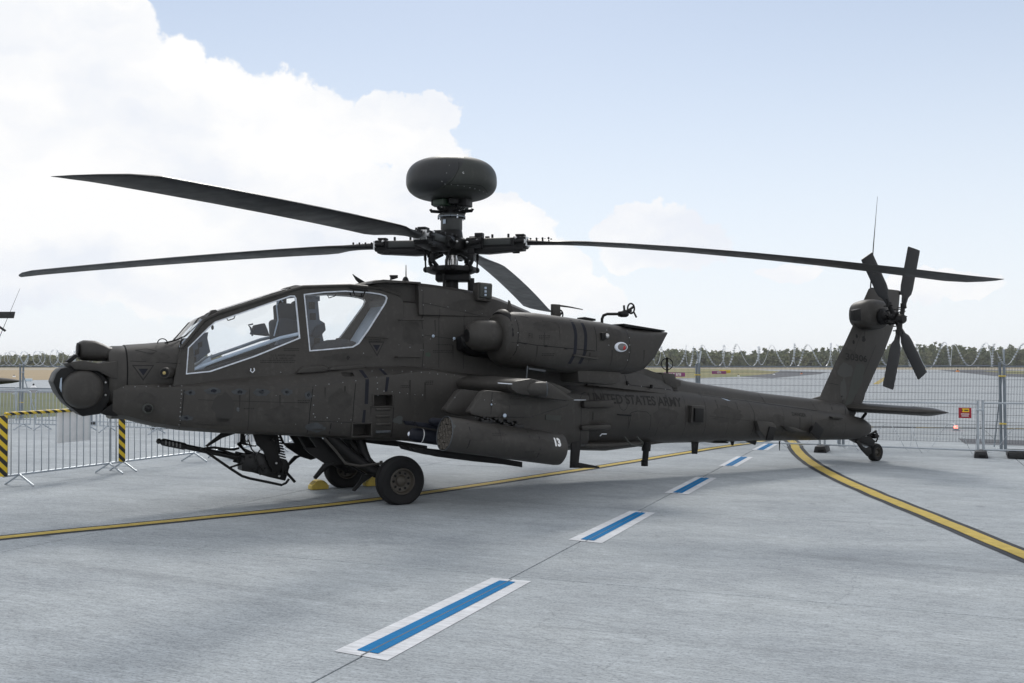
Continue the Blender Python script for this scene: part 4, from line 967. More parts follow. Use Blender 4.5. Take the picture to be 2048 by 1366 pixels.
# ---- tail rotor
tv = -.78
hubs = [(S(1788, 632, tv+.05), (1733, 512), (1845, 752)), (S(1802, 638, tv-.08), (1828, 497), (1776, 776))]
troot = B(); troot.tube(S(1765, 632, -.3), S(1803, 640, tv-.12), .055, .045, 12); trot = hp(troot, 'tail_rotor_shaft', DARK)
for hc, tA, tB in hubs:
    for tp in (tA, tB):
        tip = S(tp[0], tp[1], hc.y); d = (tip-hc); ln = d.length; d.normalize(); side = Vector((d.z, 0, -d.x)); rings_ = []
        for r_, ch, th in ((.30, .10, .05), (.42, .14, .045), (.50, .235, .035), (.60, .262, .032), (ln-.03, .262, .026), (ln, .250, .02)):
            ring = []
            for k in range(12):
                t = 2*math.pi*k/12; ring.append(hc+d*r_+side*(math.cos(t)*ch/2)+Vector((0, math.sin(t)*th/2+math.cos(t)*ch*(.05 if d.z < 0 else -.12), 0)))
            rings_.append(ring)
        hp(B().rings(rings_), 'tail_rotor_blade', BLADE, trot, 50)
        b = B(); b.tube(hc, hc+d*.38, .045, .032, 10); b.box(hc+d*.25, (.09, .07, .10), None, .01); b.tube(hc+d*.22+Vector((0, -.07, 0)), hc+d*.22+Vector((0, .12, 0)), .012, n=6); hp(b, 'blade_grip', DARK, trot)
    b = B(); b.lathe([(.07, -.07), (.09, -.03), (.09, .03), (.07, .07)], hc, (0, 1, 0), 16); hp(b, 'hub', DARK, trot)
for k in range(8):
    a = k*math.pi/4+.3; c = S(1775, 634, -.45); b = B(); b.path([c+Vector((.10*math.cos(a), .08, .10*math.sin(a))), c+Vector((.14*math.cos(a+.3), -.08, .14*math.sin(a+.3))), c+Vector((.16*math.cos(a+.5), -.30, .13*math.sin(a+.5)))], .012, 6); b.ball(c+Vector((.14*math.cos(a+.3), -.08, .14*math.sin(a+.3))), .024, 8); hp(b, 'pitch_link', DARK, trot)
b = B(); b.lathe([(.12, .14), (.15, .06), (.15, 0), (.10, -.03), (.07, -.12)], S(1768, 633, -.42), (0, 1, 0), 20); hp(b, 'tail_swashplate', DARK, trot)
# ---- tail wheel
b = B(); a, c = S(1705, 872, -.0), S(1745, 915, -.08)
b = B(); b.prism([S(x, y, -.16) for x, y in ((1712, 882), (1717, 880), (1726, 892), (1733, 896), (1741, 893), (1744, 906), (1736, 913), (1724, 900))], (0, .03, 0), .004); hp(b, 'tail_wheel_fork', DARK)
b = B(); b.prism([S(x, y, -.10) for x, y in ((1712, 871), (1740, 873), (1752, 882), (1746, 894), (1725, 887), (1712, 880))], (0, .2, 0), .01); hp(b, 'tail_wheel_trunnion', DARK)
b = B(); b.tube(S(1724, 856, -.06), S(1742, 878, -.06), .028, .028, 10); b.tube(S(1736, 872, -.06), S(1752, 862, -.06), .02, n=8); b.path([S(1750, 862, -.06), S(1757, 872, -.06), S(1752, 884, -.06)], .016, 6); b.box(S(1748, 872, -.06), (.10, .12, .09), None, .01); hp(b, 'tail_wheel_strut', DARK)
def wheel(c, r, w, name, yaw=0, flat=.02, rim=.47):
    ax = Vector((math.sin(yaw), -math.cos(yaw), 0)); t = B()
    prof = [(r*.50, -w*.36), (r*.56, -w*.45), (r*.72, -w*.5), (r*.88, -w*.46), (r*.96, -w*.34), (r*.985, -w*.18), (r*.985, -w*.16), (r*.968, -w*.15), (r*.968, -w*.12), (r, -w*.11), (r, w*.11), (r*.968, w*.12), (r*.968, w*.15), (r*.985, w*.16), (r*.985, w*.18), (r*.96, w*.34), (r*.88, w*.46), (r*.72, w*.5), (r*.56, w*.45), (r*.50, w*.36)]
    t.lathe(prof, c, ax, 48, False)
    for v in t.bm.verts:
        if v.co.z < flat*.0+.003: v.co.z = .003; 
        dz = c[2]-v.co.z
        if dz > r*.5: v.co += ax*(1 if (v.co-Vector(c)).dot(ax) > 0 else -1)*(.018*(dz-r*.5)/(r*.5))*(1 if abs((v.co-Vector(c)).dot(ax)) > w*.3 else 0)
    root = hp(t, name, RUBBER)
    q = B(); rr_ = r*rim
    q.lathe([(rr_*1.10, w*.30), (rr_*1.12, w*.42), (rr_*1.02, w*.44), (rr_*.96, w*.36), (rr_*.90, w*.20), (rr_*.5, w*.17), (rr_*.45, w*.24), (rr_*.30, w*.30), (.001, w*.31)], c, ax, 36, False)
    q.lathe([(rr_*1.10, -w*.30), (rr_*.9, -w*.2), (.001, -w*.2)], c, ax, 24, False)
    rim_o = hp(q, 'rim', RIM, root)
    x = ax.cross(Vector((0, 0, 1)))
    for k in range(9):
        a = 2*math.pi*k/9; p = Vector(c)+ax*w*.20+(x*math.cos(a)+Vector((0, 0, 1))*math.sin(a))*rr_*.70; q = B(); q.lathe([(rr_*.11, -.004), (rr_*.11, .006), (rr_*.05, .012)], p, ax, 8); hp(q, 'wheel_bolt', DARK, root)
    return root
tw_ = S(1750, 904, -.02); wheel((tw_.x, -.02, .165), .17, .15, 'tail_wheel', yaw=.1)
# ---- main gear, both sides
AX = .300
for s in (-1, 1):
    def G(px, py, v):
        p = S(px, py, -abs(v)); return Vector((p.x, p.y*(-s), p.z))
    wheel((.0, s*1.03, AX), .325, .235, 'main_wheel')
    b = B(); b.path([G(655, 872, .60), G(700, 912, .62), G(742, 940, .70), G(775, 956, .82)], [.085, .085, .075, .06], 12); b.tube((.0, s*.78, AX), (.0, s*.98, AX), .05, n=12); b.box((0, s*.86, AX), (.16, .07, .16), None, .02); hp(b, 'trailing_arm', DARK)
    b = B(); b.path([G(720, 876, .50), G(728, 905, .58), G(742, 935, .66)], [.060, .060, .045], 12); hp(b, 'shock_strut', DARK)
    b = B(); b.path([G(690, 872, .35), G(720, 908, .45), G(742, 930, .55)], [.07, .07, .05], 10); hp(b, 'inner_brace', DARK)
    b = B(); b.path([G(648, 876, .74), G(672, 903, .76), G(691, 927, .80), G(720, 932, .82), G(760, 927, .84)], .017, 8); b.tube(G(762, 922, .84), G(764, 932, .84), .022, n=8); hp(b, 'brake_pipe', HULL)
    b = B(); b.prism([G(x, y, .58) for x, y in ((690, 917), (732, 903), (748, 922), (770, 938), (762, 948), (728, 948), (700, 932))], (0, -s*.05, 0), .006); hp(b, 'gear_plate', DARK)
    b = B(); b.path([G(597, 872, .45), G(612, 898, .50)], .017, 8); b.prism([G(x, y, .50) for x, y in ((608, 896), (634, 896), (616, 870), (640, 872), (690, 925), (668, 932), (648, 926), (618, 906))], (0, -s*.04, 0)); hp(b, 'forward_step', DARK)
    b = B(); b.prism([G(x, y, .66) for x, y in ((627, 955), (631, 956), (655, 933), (668, 926), (650, 927), (643, 934))], (0, -s*.03, 0)); hp(b, 'wire_cutter_blade', DARK)
    b = B(); b.prism([G(x, y, .80) for x, y in ((705, 981), (710, 983), (726, 966), (752, 948), (725, 949), (720, 960))], (0, -s*.03, 0)); hp(b, 'wire_cutter_blade', DARK)
# ---- chain gun under the nose
gm, gb = S(316, 882, 0), S(540, 928, 0); gd = (gb-gm).normalized(); gn = Vector((-gd.z, 0, gd.x)); 
gl = (gb-gm).length
b = B(); b.lathe([(.018, -.02), (.034, .0), (.036, .02), (.026, .03), (.046, .06), (.046, .33), (.040, .34), (.034, .36), (.036, .9), (.042, .95), (.044, gl)], gm, gd, 16); gun = hp(b, 'gun_barrel', GUNM)
for k in range(5):
    b = B(); c = gm+gd*(.09+.045*k); b.box(c+Vector((0, -.046, 0)), (.018, .006, .055), None, .002); hp(b, 'muzzle_slot', mat('slot_grey', (.14, .14, .14), .5), gun)
b = B()
for k in range(4): b.lathe([(.060, 0), (.060, .035)], gm+gd*(1.02+.12*k), gd, 14)
b.tube(gm+gd*.98+gn*.05, gm+gd*1.55+gn*.05, .022, n=8); b.tube(gm+gd*.98-gn*.05, gm+gd*1.55-gn*.05, .022, n=8); hp(b, 'recoil_sleeve', GUNM, gun)
b = B(); b.prism([S(x, y, -.12) for x, y in ((483, 910), (520, 905), (560, 920), (573, 921), (579, 935), (577, 945), (571, 962), (540, 955), (505, 945), (484, 942))], (0, .24, 0), .012); hp(b, 'gun_receiver', GUNM, gun)
b = B(); b.prism([S(x, y, -.15) for x, y in ((565, 918), (575, 921), (580, 934), (574, 950), (562, 948))], (0, .3, 0), .01); hp(b, 'gun_rear_cover', DARK, gun)
for v in (-.20, .17):
    b = B(); b.prism([S(x, y, v) for x, y in ((505, 866), (552, 866), (556, 905), (566, 930), (560, 944), (548, 946), (538, 930), (526, 900), (514, 890))], (0, .03, 0), .004); hp(b, 'gun_yoke', DARK, gun)
b = B(); b.prism([S(x, y, -.17) for x, y in ((520, 866), (556, 866), (562, 905), (535, 905))], (0, .34, 0), .01); hp(b, 'ammunition_chute', DARK, gun)
for k in range(9):
    a = k/8; b = B(); c = S(553+10*a, 874+44*a, 0); b.box(c, (.05, .30, .022), Matrix.Rotation(R(18), 3, 'Y'), .004); hp(b, 'chute_link', DARK, gun)
for v in (-.19, .19):
    b = B(); b.path([S(x, y, v) for x, y in ((402, 897), (420, 909), (459, 936), (484, 952), (500, 957), (530, 963), (563, 970), (572, 966), (578, 958))], .017, 8); b.path([S(x, y, v) for x, y in ((572, 944), (590, 964))], .019, 8); b.path([S(x, y, v) for x, y in ((460, 935), (486, 926))], .014, 6); b.path([S(x, y, v) for x, y in ((406, 898), (416, 896), (428, 895), (450, 898), (468, 899), (478, 896))], .016, 8)
    b.path([S(x, y, v) for x, y in ((436, 898), (462, 906), (490, 914))], .014, 6); hp(b, 'gun_guard', DARK, gun)
b = B(); b.prism([S(x, y, -.02) for x, y in ((475, 890), (482, 888), (495, 892), (492, 885), (489, 866), (482, 866), (481, 884), (476, 886), (496, 912), (508, 910), (506, 904))], (0, .04, 0)); hp(b, 'gun_bracket', DARK, gun)
b = B(); b.path([S(x, y, -.1) for x, y in ((481, 880), (490, 886), (500, 891), (512, 892))], .010, 6); b.path([S(494+4*math.cos(t), 877+7*math.sin(t)-t*.3, -.08) for t in [k*.6 for k in range(14)]], .005, 5); hp(b, 'gun_cable', DARK, gun)
b = B(); b.prism([S(x, y, -.02) for x, y in ((411, 892), (415, 894), (445, 876), (478, 865), (448, 862))], (0, .04, 0), .004); hp(b, 'chin_wire_cutter', DARK)
for x_, y_, v_ in ((488, 918, -.15), (500, 914, -.15), (512, 922, -.15), (530, 936, -.15), (545, 944, -.15), (572, 944, -.17), (508, 940, -.15), (520, 948, -.15), (558, 952, -.15), (498, 868, -.22), (545, 880, -.22), (552, 926, -.22)):
    b = B(); b.lathe([(.014, .0), (.016, -.02), (.008, -.028)], S(x_, y_, v_), (0, 1, 0), 8); hp(b, 'gun_bolt', STEEL if x_ % 3 == 0 else GUNM, gun)
for pts_ in (((520, 900), (512, 912), (516, 930), (530, 944)), ((540, 898), (534, 915), (545, 935), (562, 948)), ((497, 880), (503, 898), (512, 908))):
    b = B(); b.path([S(x_, y_, -.19) for x_, y_ in pts_], .010, 6); hp(b, 'gun_hose', GUNM, gun)
b = B(); b.lathe([(.05, -.16), (.05, .16)], S(520, 938, 0), (0, 1, 0), 16); b.lathe([(.062, -.15), (.062, -.12)], S(520, 938, 0), (0, 1, 0), 16); hp(b, 'gun_drive_motor', GUNM, gun)
# ---- wing, pylons, stores
wl_, wt_ = S(908, 764, -.75), S(1022, 772, -2.30)
def wsec(v, ul, ut, z, th):
    ring = []
    for k in range(24):
        t = 2*math.pi*k/24; s = (1-math.cos(t))/2; th_ = th*2.7*math.sqrt(s)*(1-s)**.8*.5
        ring.append(Vector((ul+(ut-ul)*s, v, z+(th_ if t < math.pi else -th_)-.08*s)))
    return ring
ut_tip = S(1148, 800, -2.40).x
for s in (1, -1):
    b = B(); b.rings([wsec(v*s, u0, u1, z, th) for v, u0, u1, z, th in ((-.60, wl_.x-.02, wl_.x+1.35, wl_.z-.02, .25), (-.9, wl_.x, wl_.x+1.25, wl_.z-.02, .24), (-2.25, wt_.x-.02, ut_tip-.05, wt_.z, .205), (-2.34, wt_.x, ut_tip, wt_.z, .19))]); hp(b, 'stub_wing', smooth=50)
    b = B(); pts = [S(x, y, -2.40) for x, y in ((1021, 771), (1030, 762), (1062, 757), (1100, 766), (1152, 800), (1138, 803), (1070, 793), (1036, 787), (1024, 780))]; b.prism([Vector((p.x, -2.40*s, p.z)) for p in pts], (0, .10*s, 0), .02); hp(b, 'wing_tip')
    c = S(1094, 778, -2.46); b = B(); b.lathe([(.05, -.26), (.088, -.20), (.094, -.05), (.088, .0), (.070, .005), (.066, -.02)], Vector((c.x, -2.45*s, c.z)), (.92, -.40*s, 0), 20); pod = hp(b, 'missile_warner')
    b = B(); b.lathe([(.066, -.02), (.05, .012), (.02, .022)], Vector((c.x, -2.45*s, c.z)), (.92, -.40*s, 0), 16); hp(b, 'sensor_glass', DARK, pod)
    b = B(); b.lathe([(.094, -.012), (.096, .0), (.086, .004)], Vector((c.x, -2.45*s, c.z)), (.92, -.40*s, 0), 20, False); hp(b, 'sensor_ring', SCUFF, pod)
    b = B(); b.path([Vector((p.x, p.y*s, p.z)) for p in (S(996, 766, -2.40), S(1024, 768, -2.40))], .006, 6); hp(b, 'pitot_probe', SEAL)
    b = B(); b.path([Vector((p.x, p.y*s, p.z)) for p in (S(1146, 800, -2.36), S(1172, 800, -2.36))], [.004, .002], 5); hp(b, 'static_wick', SEAL)
    b = B(); b.path([Vector((p.x, p.y*s, p.z)) for p in (S(1053, 757, -2.1), S(1055, 732, -2.1))], .009, 6); hp(b, 'wing_rod', SCUFF)
    for v, sh in ((-2.10, 0), (-1.52, 0)):
        pts = [(934, 822), (940, 815), (961, 784), (970, 780), (1144, 800), (1130, 812), (1062, 834), (1042, 835), (962, 835), (938, 829)]
        P = [S(x, y, -2.10) for x, y in pts]; b = B(); b.prism([Vector((p.x-(.05 if v > -2 else 0), (v-.07)*s, p.z)) for p in P], (0, .15*s, 0), .022); hp(b, 'weapon_pylon', smooth=40)
    # rocket pod
    pf, pr_ = S(889, 867, -2.14), S(1118, 899, -2.14); pf = Vector((pf.x, pf.y*s, pf.z)); pr_ = Vector((pr_.x, pr_.y*s, pr_.z)); ax = (pr_-pf).normalized(); ln = (pr_-pf).length
    b = B(); b.lathe([(.196, .03), (.207, .0), (.209, .02), (.210, ln*.5), (.208, ln-.06), (.200, ln), (.17, ln+.025), (.001, ln+.03)], pf, ax, 48, False); podo = hp(b, 'rocket_pod')
    b = B(); b.lathe([(.2, .035), (.001, .035)], pf, ax, 40, False); hp(b, 'pod_face', mat('pod_face_dark', (.004, .004, .004), .8, var=.3, scale=30), podo)  # near-black face: the shade inside the tubes is put into its colour
    b = B(); b.lathe([(.205, .0), (.2115, -.004), (.2125, .006), (.2105, .012)], pf, ax, 48, False); hp(b, 'pod_rim', SCUFF, podo)
    x = ax.cross(Vector((0, 0, 1))).normalized(); y = x.cross(ax)
    tubes = [(0, 0)]+[(.082, k*60) for k in range(6)]+[(.158, k*30+15) for k in range(12)]
    tme = None
    for rad, an in tubes:
        c = pf+(x*math.cos(R(an))+y*math.sin(R(an)))*rad
        if tme is None:
            q = B(); q.lathe([(.0375, .03), (.0375, .004), (.032, .002), (.032, .03), (.030, .20)], (0, 0, 0), ax, 14, False); tme = bpy.data.meshes.new('rocket_tube'); q.bm.to_mesh(tme); q.bm.free(); tme.materials.append(mat('tube_brown', (.10, .088, .074), .6, var=.3, scale=40)); tme.polygons.foreach_set('use_smooth', [True]*len(tme.polygons))
        o = bpy.data.objects.new('rocket_tube', tme); C.objects.link(o); o.parent = podo; o.location = c
    for f in (.34, .62):
        b = B(); b.box(pf+ax*ln*f+Vector((0, 0, .215)), (.16, .10, .05), None, .008); hp(b, 'suspension_lug', GUNM, podo)
    b = B()
    for k in range(14): b.box(pf+ax*ln*(.30+.024*k)+Vector((0, .02*s*((k*5) % 3-1), .232+.012*((k*7) % 4))), (.03, .10, .03), None, .004)
    hp(b, 'bomb_rack', GUNM, podo)
    # missile launcher on the inner pylon
    def M_(px, py, v): p = S(px, py, -abs(v)); return Vector((p.x, p.y*s, p.z))
    a0_, a1_ = M_(809, 896, 1.52), M_(1030, 926, 1.52); d_ = (a1_-a0_).normalized()
    b = B(); b.prism([M_(x, y, 1.50)+Vector((0, 0, 0)) for x, y in ((885, 835), (1000, 845), (1004, 905), (884, 893))], (0, -.06*s, 0), .01); lau = hp(b, 'missile_launcher', DARK)
    for dv in (-.17, .17):
        b = B(); b.prism([M_(x, y, 1.5)+Vector((0, (dv-.045)*s, 0)) for x, y in ((808, 892), (826, 894), (870, 899), (950, 908), (1029, 921), (1029, 932), (990, 926), (930, 920), (860, 911), (830, 904), (815, 900))], (0, .09*s, 0), .006); hp(b, 'launch_rail', DARK, lau)
        b = B(); b.prism([M_(x, y, 1.5)+Vector((0, (dv-.04)*s, 0)) for x, y in ((817, 842), (835, 844), (880, 849), (940, 858), (940, 868), (880, 860), (840, 853), (823, 851))], (0, .08*s, 0), .006); hp(b, 'launch_rail', NAVY, lau)
    for dv, px_, py_ in ((-.10, 819, 868), ):
        m0 = M_(px_, py_, 1.62); b = B(); b.lathe([(.010, -.02), (.045, .0), (.075, .035), (.086, .08), (.089, .14), (.089, .9)], m0, d_, 24); mis = hp(b, 'training_missile', NAVY, lau)
        b = B(); b.lathe([(.0905, .155), (.0905, .165)], m0, d_, 24, False); hp(b, 'missile_band', WHITE, lau)
        b = B(); b.ball(m0+d_*.01, .035, 12); hp(b, 'seeker_dome', SEAL, lau)
    m0 = M_(861, 842, 1.75); b = B(); b.lathe([(.02, -.02), (.045, .02), (.05, .08), (.05, .3)], m0, d_, 16); hp(b, 'launcher_nose', NAVY, lau)
# ---- engine nacelles
for s in (1, -1):
    NV = -1.0
    rr = []
    for xt, yt, yb_, w, e in ((1010, 632, 716, .30, 2.5), (1014, 626, 724, .345, 2.5), (1024, 622.5, 731, .375, 2.6), (1040, 622, 735, .39, 2.7), (1080, 624, 740, .40, 2.8), (1140, 632, 745, .40, 2.8), (1200, 641, 746, .40, 2.8), (1240, 648, 748, .39, 2.8), (1270, 655, 748.5, .38, 3.0), (1290, 658, 742, .375, 3.2), (1306, 660, 722, .37, 3.4), (1318, 662, 697, .36, 3.4), (1329, 663.5, 670, .35, 3.4)):
        a, c = S(xt, yt, -1.28), S(xt, yb_, -1.28); zc = (a.z+c.z)/2; hh = (a.z-c.z)/2; ring = super_ring(a.x, NV*s, zc, w, hh, hh, 36, e); rr.append(ring)
    nac = hp(B().rings(rr), 'engine_nacelle', smooth=35)
    c0 = S(1008, 668, -1.15); b = B(); b.lathe([(.0, -.02), (.33, -.022), (.365, .02), (.37, .06)], Vector((c0.x, NV*s, c0.z-.02)), (1, 0, 0), 32, False); 
    hp(b, 'intake', DARK, nac)
    c0 = S(972, 671, -1.15); b = B(); b.lathe([(.03, -.23), (.09, -.225), (.15, -.19), (.195, -.12), (.215, -.03), (.215, .10), (.20, .30)], Vector((c0.x, (NV-.02)*s, c0.z)), (1, 0, 0), 32); hp(b, 'gearbox_fairing')
    b = B(); b.lathe([(.02, -.004), (.085, -.002), (.09, .01)], Vector((c0.x-.232, (NV-.02)*s, c0.z)), (1, 0, 0), 20); hp(b, 'gearbox_inlet', DARK, nac)
    b = B(); b.lathe([(.10, -.1), (.17, .05), (.2, .35)], Vector((c0.x-.05, (-.62)*s, c0.z-.10)), (1, 0, 0), 20); hp(b, 'cooling_duct', DARK, nac)
    # strut fairing joining nacelle and fuselage
    b = B(); b.box((2.4, -.62*s, 2.2), (1.9, .5, .50), None, .05); hp(b, 'nacelle_root')
    # exhaust boxes
    P = [S(x, y, -1.15) for x, y in ((1150, 742), (1155, 736), (1238, 742), (1236, 764), (1222, 770), (1152, 764))]; b = B(); b.prism([Vector((p.x, -1.22*s, p.z)) for p in P], (0, .5*s, 0), .03); hp(b, 'exhaust_box')
    P = [S(x, y, -1.28) for x, y in ((1249, 647), (1255, 648), (1331, 660.5), (1330, 663.5), (1251, 653.5))]; b = B(); b.prism([Vector((p.x, -1.27*s, p.z)) for p in P], (0, .52*s, 0), .004); hp(b, 'exhaust_lip', DARK)
    P = [S(x, y, -1.38) for x, y in ((1145, 712), (1145, 709), (1194, 716), (1194, 719.5))]; b = B(); b.prism([Vector((p.x, -1.42*s, p.z)) for p in P], (0, .06*s, 0), .004); hp(b, 'drip_rail')
    P = [S(x, y, -1.30) for x, y in ((1057, 735), (1092, 740), (1090, 744), (1058, 739))]; b = B(); b.prism([Vector((p.x, -1.30*s, p.z)) for p in P], (0, .03*s, 0)); hp(b, 'drain_plate', SCUFF)
    # strobe
    c = S(1242, 694, -1.405); b = B(); b.ball((c.x, c.y*s, c.z), .10, 18, (1.15, .28, .72)); st_ = hp(b, 'strobe_light', SEAL); b = B(); b.ball((c.x+.01, (c.y-.016)*s, c.z), .075, 16, (1.15, .28, .72)); hp(b, 'strobe_glass', mat('strobe_clear', (.16, .15, .15), .12), st_); b = B(); b.ball((c.x+.035, (c.y-.027)*s, c.z-.01), .035, 12, (.8, .4, 1)); hp(b, 'red_lamp', REDL, st_)
    c = S(1208, 673, -1.40); b = B(); b.box((c.x-.02, (c.y)*s, c.z), (.07, .05, .11), None, .01); q = hp(b, 'formation_light', DARK); b = B(); b.ball((c.x+.055, c.y*s, c.z+.01), .036, 12, (1, .7, 1)); hp(b, 'formation_lens', STEEL, q)
    # top fittings
    p = [S(x, y, -1.0) for x, y in ((1204, 652), (1204, 638), (1207, 631), (1214, 628), (1238, 628))]; b = B(); b.path([Vector((q_.x, q_.y*s, q_.z)) for q_ in p], .022, 10); b.lathe([(.04, 0), (.048, .05), (.045, .13), (.03, .16)], Vector((p[-1].x, p[-1].y*s, p[-1].z)), (1, 0, 0), 14); hp(b, 'air_data_sensor', DARK)
    c = S(1262, 617, -1.0); b = B()
    pts_ = [Vector((c.x+.062*math.cos(t), c.y*s, c.z+.075*math.sin(t))) for t in [k*math.pi/10 for k in range(21)]]; b.path(pts_, .013, 8); b.path([Vector((c.x-.05, c.y*s, c.z-.03)), Vector((c.x+.05, c.y*s, c.z+.03))], .02, 6); b.path([Vector((c.x, c.y*s, c.z-.07)), Vector((c.x+.05, c.y*s, c.z-.05)), Vector((c.x+.10, c.y*s, c.z-.13))], .014, 6); b.path([Vector((c.x-.12, c.y*s, c.z-.05)), Vector((c.x-.13, c.y*s, c.z+.045))], .016, 6); b.tube(Vector((c.x-.14, c.y*s, c.z-.055)), Vector((c.x, c.y*s, c.z-.03)), .026, n=8); hp(b, 'air_data_vane', DARK)
    P = [S(x, y, -.9) for x, y in ((1104, 608), (1119, 609), (1121, 632), (1104, 630))]; b = B(); b.prism([Vector((p_.x, -.92*s, p_.z)) for p_ in P], (0, .06*s, 0), .006); b.path([Vector((q_.x, -.89*s, q_.z)) for q_ in (S(1118, 611, -.9), S(1140, 614, -.9), S(1166, 619, -.9))], [.016, .012, .007], 6); hp(b, 'blade_antenna', HULL)
    P = [S(x, y, -1.0) for x, y in ((1018, 600), (1021, 602), (1027, 624), (1017, 623))]; b = B(); b.prism([Vector((p_.x, -.99*s, p_.z)) for p_ in P], (0, .02*s, 0)); hp(b, 'nacelle_fin')
    P = [S(x, y, -1.0) for x, y in ((1160, 635), (1165, 634), (1187, 638), (1187, 642), (1160, 638))]; b = B(); b.prism([Vector((p_.x, -1.06*s, p_.z)) for p_ in P], (0, .14*s, 0), .004); hp(b, 'nacelle_hatch', DARK)
# ---- main rotor
mu_ = S(903, 488, 0).x
def mz(y): return S(903, y, 0).z
mast = B(); mast.lathe([(.105, mz(590)), (.10, mz(560)), (.10, mz(548)), (.09, mz(534))], (mu_, 0, 0), (0, 0, 1), 24); mst = hp(mast, 'rotor_mast', DARK)
b = B(); b.lathe([(.088, mz(534)), (.092, mz(520)), (.078, mz(510)), (.07, mz(500))], (mu_, 0, 0), (0, 0, 1), 24); chrome = hp(b, 'mast_sleeve', STEEL, mst)
for k in range(16):
    a = k*math.pi/8; b = B(); c = Vector((mu_+.09*math.cos(a), .09*math.sin(a), 0)); b.tube(c+Vector((0, 0, mz(532))), c+Vector((0, 0, mz(519))), .006, n=5); hp(b, 'sleeve_rib', GUNM, mst)
b = B(); b.lathe([(.12, mz(551)), (.30, mz(548)), (.375, mz(544)), (.375, mz(536)), (.25, mz(533)), (.1, mz(532))], (mu_, 0, 0), (0, 0, 1), 32); swash = hp(b, 'swashplate', DARK, mst)
b = B(); b.box((mu_+.02, -.02, mz(556)), (.50, .34, .11), Matrix.Rotation(R(-30), 3, 'Z'), .02); b.tube((mu_+.27, -.1, mz(585)), (mu_+.27, -.1, mz(556)), .05, n=10); b.tube((mu_-.2, -.16, mz(580)), (mu_-.2, -.16, mz(545)), .016, n=6); hp(b, 'mixer_support', DARK, mst)
for k in range(8):
    a = k*math.pi/4+.4; b = B(); c = Vector((mu_+.37*math.cos(a), .37*math.sin(a), mz(540))); b.ball(c, .045, 10); b.tube(c, Vector((mu_+.2*math.cos(a), .2*math.sin(a), mz(540))), .035, n=8); hp(b, 'swashplate_lug', DARK, swash)
TIPS = [(12.5, -108.3, 3.30), (8.5, 170.0, 3.24), (13.5, 79.2, 2.99), (3.0, -14.5, 2.83)]
hubz = mz(489)
b = B(); b.lathe([(.09, hubz-.16), (.15, hubz-.12), (.24, hubz-.09), (.26, hubz-.03), (.24, hubz+.06), (.17, hubz+.10), (.155, mz(462)), (.13, mz(458)), (.135, mz(455))], (mu_, 0, 0), (0, 0, 1), 24); hub = hp(b, 'rotor_hub', DARK)
rh = random.Random(4)
